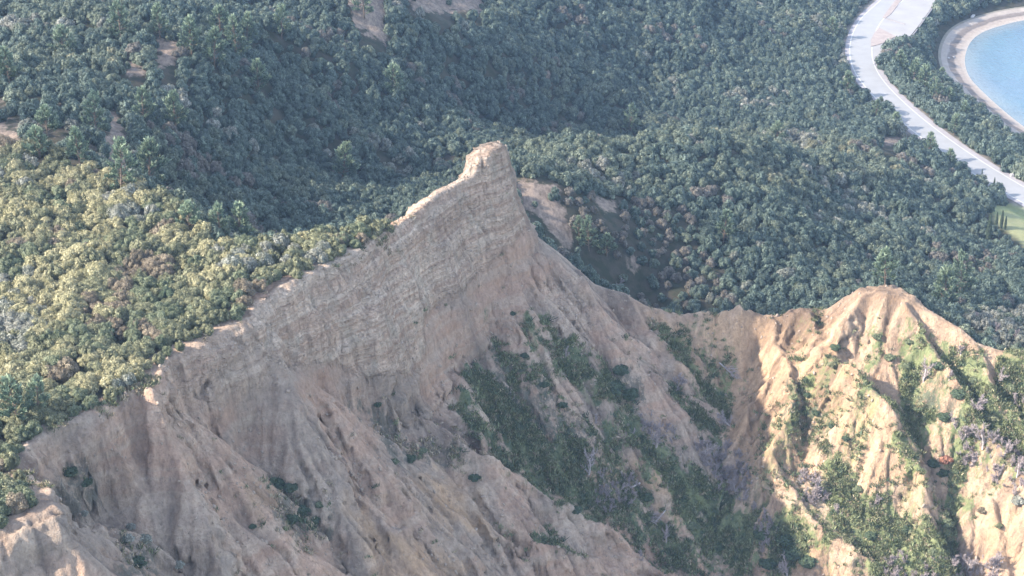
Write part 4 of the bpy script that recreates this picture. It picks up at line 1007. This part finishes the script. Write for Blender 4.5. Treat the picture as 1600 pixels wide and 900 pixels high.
# shrubs on the bare slopes
SRCB = {k: foliage_mesh('bush', LEAF[k], 700 + i, 15, 110, .075, .75, (.24, .40)) for i, k in enumerate(['dark', 'green', 'grey', 'rust', 'brown', 'olive'])}
GS = 'bushes on the eroded slopes'
BUSH = [(433,760,'dark',1.15,'dark round bush on the bare slope, lower left of centre'), (455,775,'dark',.8,'dark bush touching the round one on the bare slope'), (470,800,'dark',1.0,'low dark thicket bush below the round dark bush'), (490,820,'dark',.8,'small dark bush at the lower end of the dark thicket'), (455,815,'dark',.8,'dark bush low on the left of the thicket'), (500,790,'green',.6,'green bush beside the small tan crest'),
 (742,752,'dark',.75,'small blue dark bush behind the small tan ridge'), (617,722,'green',.55,'small green bush in the shaded fold'), (590,634,'dark',.5,'small dark bush high on the bare slope'), (640,720,'dark',.8,'dark bush in the shaded fold, upper one'), (660,708,'green',.6,'green low bush in the shaded fold, right one'), (800,492,'dark',.5,'tiny dark bush on the slope below the pinnacle'),
 (960,610,'dark',1.5,'large dark shaggy bush under the narrow crest, left one'), (982,622,'dark',1.4,'large dark shaggy bush under the narrow crest, right one'), (970,585,'dark',1.2,'dark bush at the top of the shaggy group'),
 (1243,870,'dark',1.7,'big dark bush at the gully mouth by the bottom edge'), (1228,848,'dark',1.3,'dark bush just above the big one at the gully mouth'), (1262,885,'dark',1.3,'dark bush right of the big one at the bottom edge'), (1200,885,'dark',1.2,'dark bush left of the big one at the bottom edge'), (1190,840,'dark',1.1,'dark bush in the gully above the bottom edge'),
 (1477,725,'rust',1.0,'reddish brown round bush on the green slope at right'), (1472,745,'dark',.9,'dark bush under the reddish brown bush'), (1458,735,'dark',.9,'dark bush left of the reddish brown bush'), (1300,668,'dark',.6,'dark bush on the sunlit spur'), (1262,620,'dark',.6,'dark bush in the crease of the sunlit face, upper one'), (1275,650,'dark',.6,'dark bush in the crease of the sunlit face, middle one'), (1322,690,'dark',.6,'dark bush on the lower sunlit spur'), (1305,545,'dark',.8,'dark bush on the shoulder of the sunlit spur'), (1300,575,'olive',.7,'olive bush below the shoulder of the sunlit spur'),
 (1416,575,'green',.8,'green bush left of the white leafless tree'), (1370,530,'green',.7,'green bush under the rounded hump'), (1390,560,'green',.8,'green bush on the hump slope, middle'), (1420,540,'green',.7,'green bush on the hump slope, right'), (1465,575,'dark',.9,'dark bush right of the white leafless tree'), (1497,625,'dark',1.1,'dark bush in the right hand gully'), (1475,655,'dark',1.0,'dark bush above the right gully floor'), (1550,655,'olive',1.0,'olive bush on the far right slope'), (1580,610,'green',.9,'green bush at far right under the crest'), (1520,600,'green',.8,'green bush on the far right slope'),
 (1360,840,'dark',.9,'dark bush between the lower spurs'), (1340,770,'green',.8,'green bush beside the lower sunlit spur'), (1420,830,'dark',1.0,'dark bush below the lower sunlit spur'), (1480,820,'green',1.0,'green bush left of the bottom right hump'), (1460,870,'green',.9,'green bush at the bottom edge, right part'), (1535,800,'brown',.7,'brown bush on top of the bottom right hump'), (1560,825,'olive',.6,'olive bush on the face of the bottom right hump'), (1590,790,'grey',1.0,'grey bush behind the bottom right hump'),
 (205,828,'grey',.55,'pale leaved shrub on the small crest at lower left'), (225,845,'grey',.8,'spreading pale shrub on the small crest, right one'), (200,848,'grey',.65,'pale shrub low on the small crest'), (132,805,'grey',.45,'tiny pale shrub left of the small crest'), (280,885,'grey',.6,'pale twiggy shrub at the bottom edge, lower left'), (215,880,'dark',.9,'dark shrub under the pale ones at lower left'), (395,825,'dark',.4,'tiny dark bush on the bare slope'), (110,750,'dark',.8,'dark low bush on the slope at far left'), (135,765,'dark',.7,'dark low bush below it on the slope at far left'),
 (850,605,'dark',.7,'dark bush on the rilled green slope'), (880,640,'dark',.7,'dark bush lower on the rilled green slope'), (820,560,'dark',.6,'dark bush high on the rilled green slope'), (900,800,'dark',.8,'dark bush beside the long tan ridge'), (1010,780,'dark',.9,'dark bush near the ribbed dead tree'), (1080,830,'green',.9,'green bush deep in the green gully'), (1120,860,'dark',1.0,'dark bush deep in the green gully'), (1050,720,'green',.8,'green bush under the forked leafless tree'),
 (683,292,'golden',.0,''), (720,268,'brown',.0,'')]
for uu, vv, k, s, lab in BUSH:
    if not lab: continue
    g = ground_at(uu, vv)
    if g is None: continue
    o = SRCB[k].copy(); COL.objects.link(o); o.location = (g[0], g[1], g[2]); o.scale = (s * 1.25, s * 1.25, s * 1.0); o.rotation_euler = (0, 0, rr.uniform(0, 6.28)); tag(o, lab, 'bush', GS)
# a few shrubs hang on behind the knife edge next to the pinnacle
for uu, vv, k, s, lab in [(712,268,'brown',.9,'brown shrub on the knife edge left of the pinnacle'), (684,290,'golden',.8,'golden shrub on the knife edge, second from the pinnacle'), (660,306,'olive',.8,'olive shrub on the knife edge, third from the pinnacle'), (640,322,'golden',.8,'golden shrub where the knife edge begins'), (622,338,'golden',.9,'golden shrub at the narrow end of the plateau')]:
    p = P(uu, vv, z=94.3); o = (SRCN[k][1]).copy(); COL.objects.link(o); o.location = (p[0] - .4, p[1] + 1.4, float(height(np.array([p[0] - .4]), np.array([p[1] + 1.4]))[0]) + .1); o.scale = (s * 1.1, s * 1.1, s); tag(o, lab, 'shrub', 'maquis shrubs of the plateau scrub')

# grass and low herbs on the gully slopes
def tuft(seed, mat, n=26, h=.32, w=.5):
    r = np.random.default_rng(seed); b = np.stack([r.normal(0, w * .4, n), r.normal(0, w * .4, n), np.zeros(n) - .05], -1)
    d = np.stack([r.normal(0, .5, n), r.normal(0, .5, n), np.ones(n)], -1); L = r.uniform(.5, 1.1, n)[:, None] * h; s = np.cross(d, r.normal(size=(n, 3))); s /= np.linalg.norm(s, axis=1)[:, None]
    co = np.stack([b - s * .05, b + s * .05, b + d * L + s * .025, b + d * L - s * .025], 1).reshape(-1, 3); o = raw_mesh('tuft', co, np.arange(n * 4).reshape(n, 4), mat, False, False); setv(o, np.repeat(r.uniform(0, 1, n), 4)); return o
GRASS = leaf('grass_blades', (.09, .115, .058), (.145, .165, .085), (.21, .235, .125)); DRYG = leaf('dry_herbs', (.22, .18, .12), (.27, .22, .15), (.34, .29, .2))
tf = [tuft(1, GRASS), tuft(2, GRASS, 30, .45, .6), tuft(3, DRYG), tuft(4, LEAF['dark'], 34, .5, .8), tuft(5, LEAF['olive'], 34, .45, .8)]
gi = np.argwhere((bad > .9) & (U > -30) & (U < 1640) & (V < 930) & (Y > 170))
r = np.random.default_rng(12); w_ = ((green + .5 * scrub) * (1 - .95 * onwall) + .004 + .5 * smooth(1.6, .2, seg_dist(X, Y, RIMP)[0]) * (Y < 250))[gi[:, 0], gi[:, 1]] ** 1.6 + .004; cell = np.gradient(YS)[gi[:, 0]] * np.gradient(XS)[gi[:, 1]]
nse = smooth(-.25, .35, fbm(X[gi[:, 0], gi[:, 1]] / 2.5, Y[gi[:, 0], gi[:, 1]] / 2.5, 8, 3)); w_ = w_ * cell * (.1 + nse) * np.clip(stripe[gi[:, 0], gi[:, 1]] * 2.6 - 1.0, .01, 1); w_ /= w_.sum()
c = gi[r.choice(len(gi), 15000, p=w_)]
gx, gy, gz = X2[c[:, 0], c[:, 1]], Y2[c[:, 0], c[:, 1]], Z2[c[:, 0], c[:, 1]]; sc_ = green[c[:, 0], c[:, 1]]; n = len(c)
kk = r.choice(5, n, p=[.36, .34, .12, .06, .12]); kk = np.where((sc_ < .15) & (r.random(n) < .6), 2, kk)
sz = r.uniform(.6, 1.35, n)
gn_scatter('slope_grass', tf, np.stack([gx, gy, gz], -1), np.stack([r.normal(0, .3, n), r.normal(0, .3, n), r.uniform(0, 6.28, n)], -1), np.stack([sz, sz, sz], -1), kk, 'green grass and low herbs growing on the gully slopes', 'grass')
print('all veg', round(time.time() - T0, 1))

# grey winter brush filling the gully floors
THICK = [[(1080,690),(1160,700),(1185,790),(1120,775)], [(1480,650),(1605,700),(1605,785),(1500,725)], [(940,735),(1000,755),(985,815),(925,800)], [(1380,868),(1565,875),(1565,912),(1380,912)], [(1000,640),(1065,680),(1040,705),(980,660)], [(1160,780),(1235,830),(1190,865)], [(1590,620),(1610,620),(1610,700)], [(1250,740),(1300,750),(1290,800),(1255,790)]]
Vt, Ut = V[gi[:, 0], gi[:, 1]], U[gi[:, 0], gi[:, 1]]; ok = in_pix(Ut, Vt, THICK); gt = gi[ok]; cw = cell[ok] / cell[ok].sum()
c = gt[r.choice(len(gt), 420, p=cw)]; n = len(c)
tw = []
for k in range(4):
    (v1, f1), (v2, f2) = bare_tree_src(60 + k, 1.5, rad=.05, depth=2, up=.4, kids=(3, 5)); o = raw_mesh('twigs', np.concatenate([v1, v2]), [f1, f2 + len(v1)], LEAF['twig'], False, False); setv(o, np.random.default_rng(k).uniform(0, 1, len(o.data.vertices))); tw.append(o)
sz = r.uniform(.6, 1.25, n)
gn_scatter('winter_brush', tw, np.stack([X2[c[:, 0], c[:, 1]], Y2[c[:, 0], c[:, 1]], Z2[c[:, 0], c[:, 1]]], -1), np.stack([r.normal(0, .25, n), r.normal(0, .25, n), r.uniform(0, 6.28, n)], -1), np.stack([sz, sz, sz], -1), r.integers(0, 4, n), 'leafless grey brush filling the gully floors', 'brush')
# loose stones and clods lying on the washed slopes
STN = simple('loose_stone', (.31, .25, .20), .95, 2.0, .3, .05)
def clod(seed):
    r = np.random.default_rng(seed); iv, jf = ico(); d = iv * np.array([1, .8, .6]) * r.uniform(.7, 1.25, (len(iv), 1)); return raw_mesh('clod', d, jf, STN, False, False)
wr = cell * (1 - .7 * smooth(35, 50, X[gi[:, 0], gi[:, 1]])) * np.clip(1.2 - green[gi[:, 0], gi[:, 1]], .1, 1) * (.15 + smooth(-.1, .5, fbm(X[gi[:, 0], gi[:, 1]] / 6, Y[gi[:, 0], gi[:, 1]] / 6, 88, 3))); wr /= wr.sum()
c = gi[r.choice(len(gi), 3000, p=wr)]; n = len(c); sz = .10 + .28 * r.random(n) ** 4 + .03 * r.random(n)
gn_scatter('rubble', [clod(k) for k in range(5)], np.stack([X2[c[:, 0], c[:, 1]], Y2[c[:, 0], c[:, 1]], Z2[c[:, 0], c[:, 1]]], -1), r.uniform(0, 6.28, (n, 3)), np.stack([sz, sz, sz], -1), r.integers(0, 5, n), 'loose stones and clods of earth on the washed slopes', 'rubble')
# small pale things by the coast
def rock(name, loc, dims, seed, mat, lab, cat, rz=0.0, group=None):
    dims = tuple(q * .55 for q in dims); bm = bmesh.new(); bmesh.ops.create_cube(bm, size=1.0); bmesh.ops.subdivide_edges(bm, edges=bm.edges[:], cuts=3, use_grid_fill=True)
    r = random.Random(seed)
    for v_ in bm.verts: v_.co = v_.co * (1 - .12 * v_.co.length) + Vector([r.uniform(-.05, .05) for _ in range(3)])
    me = bpy.data.meshes.new(name); bm.to_mesh(me); bm.free(); me.materials.append(mat); o = bpy.data.objects.new(name, me); COL.objects.link(o)
    o.location = loc; o.scale = dims; o.rotation_euler = (0, 0, rz); tag(o, lab, cat, group); return o
STONE = simple('white_stone', (.48, .46, .45), .8, 1, .1)
for uu, vv, dm, rz, lab in [(1518,13,(1.8,1.2,1.0),.3,'small white boulder in the trees above the bay'), (1520,27,(1.6,5.5,1.0),-.5,'long white stone slab beside the bend of the beach track'), (1482,92,(1.3,1.8,.8),.4,'white boulder on the dark pebble band of the beach'), (1490,90,(.9,1.2,.6),.2,'smaller pale boulder beside the white one on the beach'), (1581,277,(1.6,1.6,1.6),.2,'white block at the seaward edge of the road')]:
    g = ground_at(uu, vv); rock('boulder', (g[0], g[1], g[2] + dm[2] * .3), dm, int(uu), STONE, lab, 'boulder', rz)

# the air over the land: a closed box of even, thin haze
hz = bpy.data.materials.new('haze'); hz.use_nodes = True; hz.node_tree.nodes.clear()
pv = hz.node_tree.nodes.new('ShaderNodeVolumePrincipled'); ho = hz.node_tree.nodes.new('ShaderNodeOutputMaterial')
pv.inputs['Color'].default_value = (.42, .64, 1.0, 1); pv.inputs['Density'].default_value = HAZE_D; pv.inputs['Anisotropy'].default_value = .0
hz.node_tree.links.new(pv.outputs[0], ho.inputs['Volume'])
bm = bmesh.new(); bmesh.ops.create_cube(bm, size=1.0); me = bpy.data.meshes.new('haze'); bm.to_mesh(me); bm.free(); me.materials.append(hz)
o = bpy.data.objects.new('haze', me); COL.objects.link(o); o.scale = (12100, 12100, 300); o.location = (0, 0, 206 - 150 - 0.0); o['kind'] = 'stuff'
lo = min(float(Z2.min()), 0) - 1; hi = 206.0; o.scale.z = hi - lo; o.location.z = (hi + lo) / 2
print('end', round(time.time() - T0, 1))

# unseen cloud bank, added out of view to shade the valley behind
def shade_cloud(cx, cy, cz, ax, ay, seed):
    r = np.random.default_rng(seed); bm = bmesh.new(); bmesh.ops.create_icosphere(bm, subdivisions=5, radius=1.0)
    co = np.array([v_.co[:] for v_ in bm.verts]); n = 1 + .10 * fbm(co[:, 0] * 3, co[:, 1] * 3, co[:, 2] * 3 + seed, 4)
    sq = np.sign(co[:, :2]) * np.abs(co[:, :2]) ** .8
    out = np.stack([sq[:, 0] * ax * n, sq[:, 1] * ay * n, np.where(co[:, 2] > 0, co[:, 2] * 90, co[:, 2] * 25) * n], -1)
    for v_, c_ in zip(bm.verts, out): v_.co = c_
    me = bpy.data.meshes.new('shade_cloud'); bm.to_mesh(me); bm.free()
    for p_ in me.polygons: p_.use_smooth = True
    t = NT('shade_cloud_white'); t.out((.85, .86, .88), 1.0); tr_ = t.n('ShaderNodeBsdfTransparent'); mx = t.n('ShaderNodeMixShader'); mx.inputs[0].default_value = .20; mo = t.t.nodes['Material Output']; t.l(tr_.outputs[0], mx.inputs[1]); t.l(t.b.outputs[0], mx.inputs[2]); t.l(mx.outputs[0], mo.inputs['Surface']); me.materials.append(t.m); o = bpy.data.objects.new('shade_cloud', me); COL.objects.link(o); o.location = (cx, cy, cz); o['kind'] = 'stuff'
_h = 520.0; _k = _h / math.sin(SUN_EL)
shade_cloud(0 + sd.x * _k, 640 + sd.y * _k, 40 + _h, 640, 345, 4)
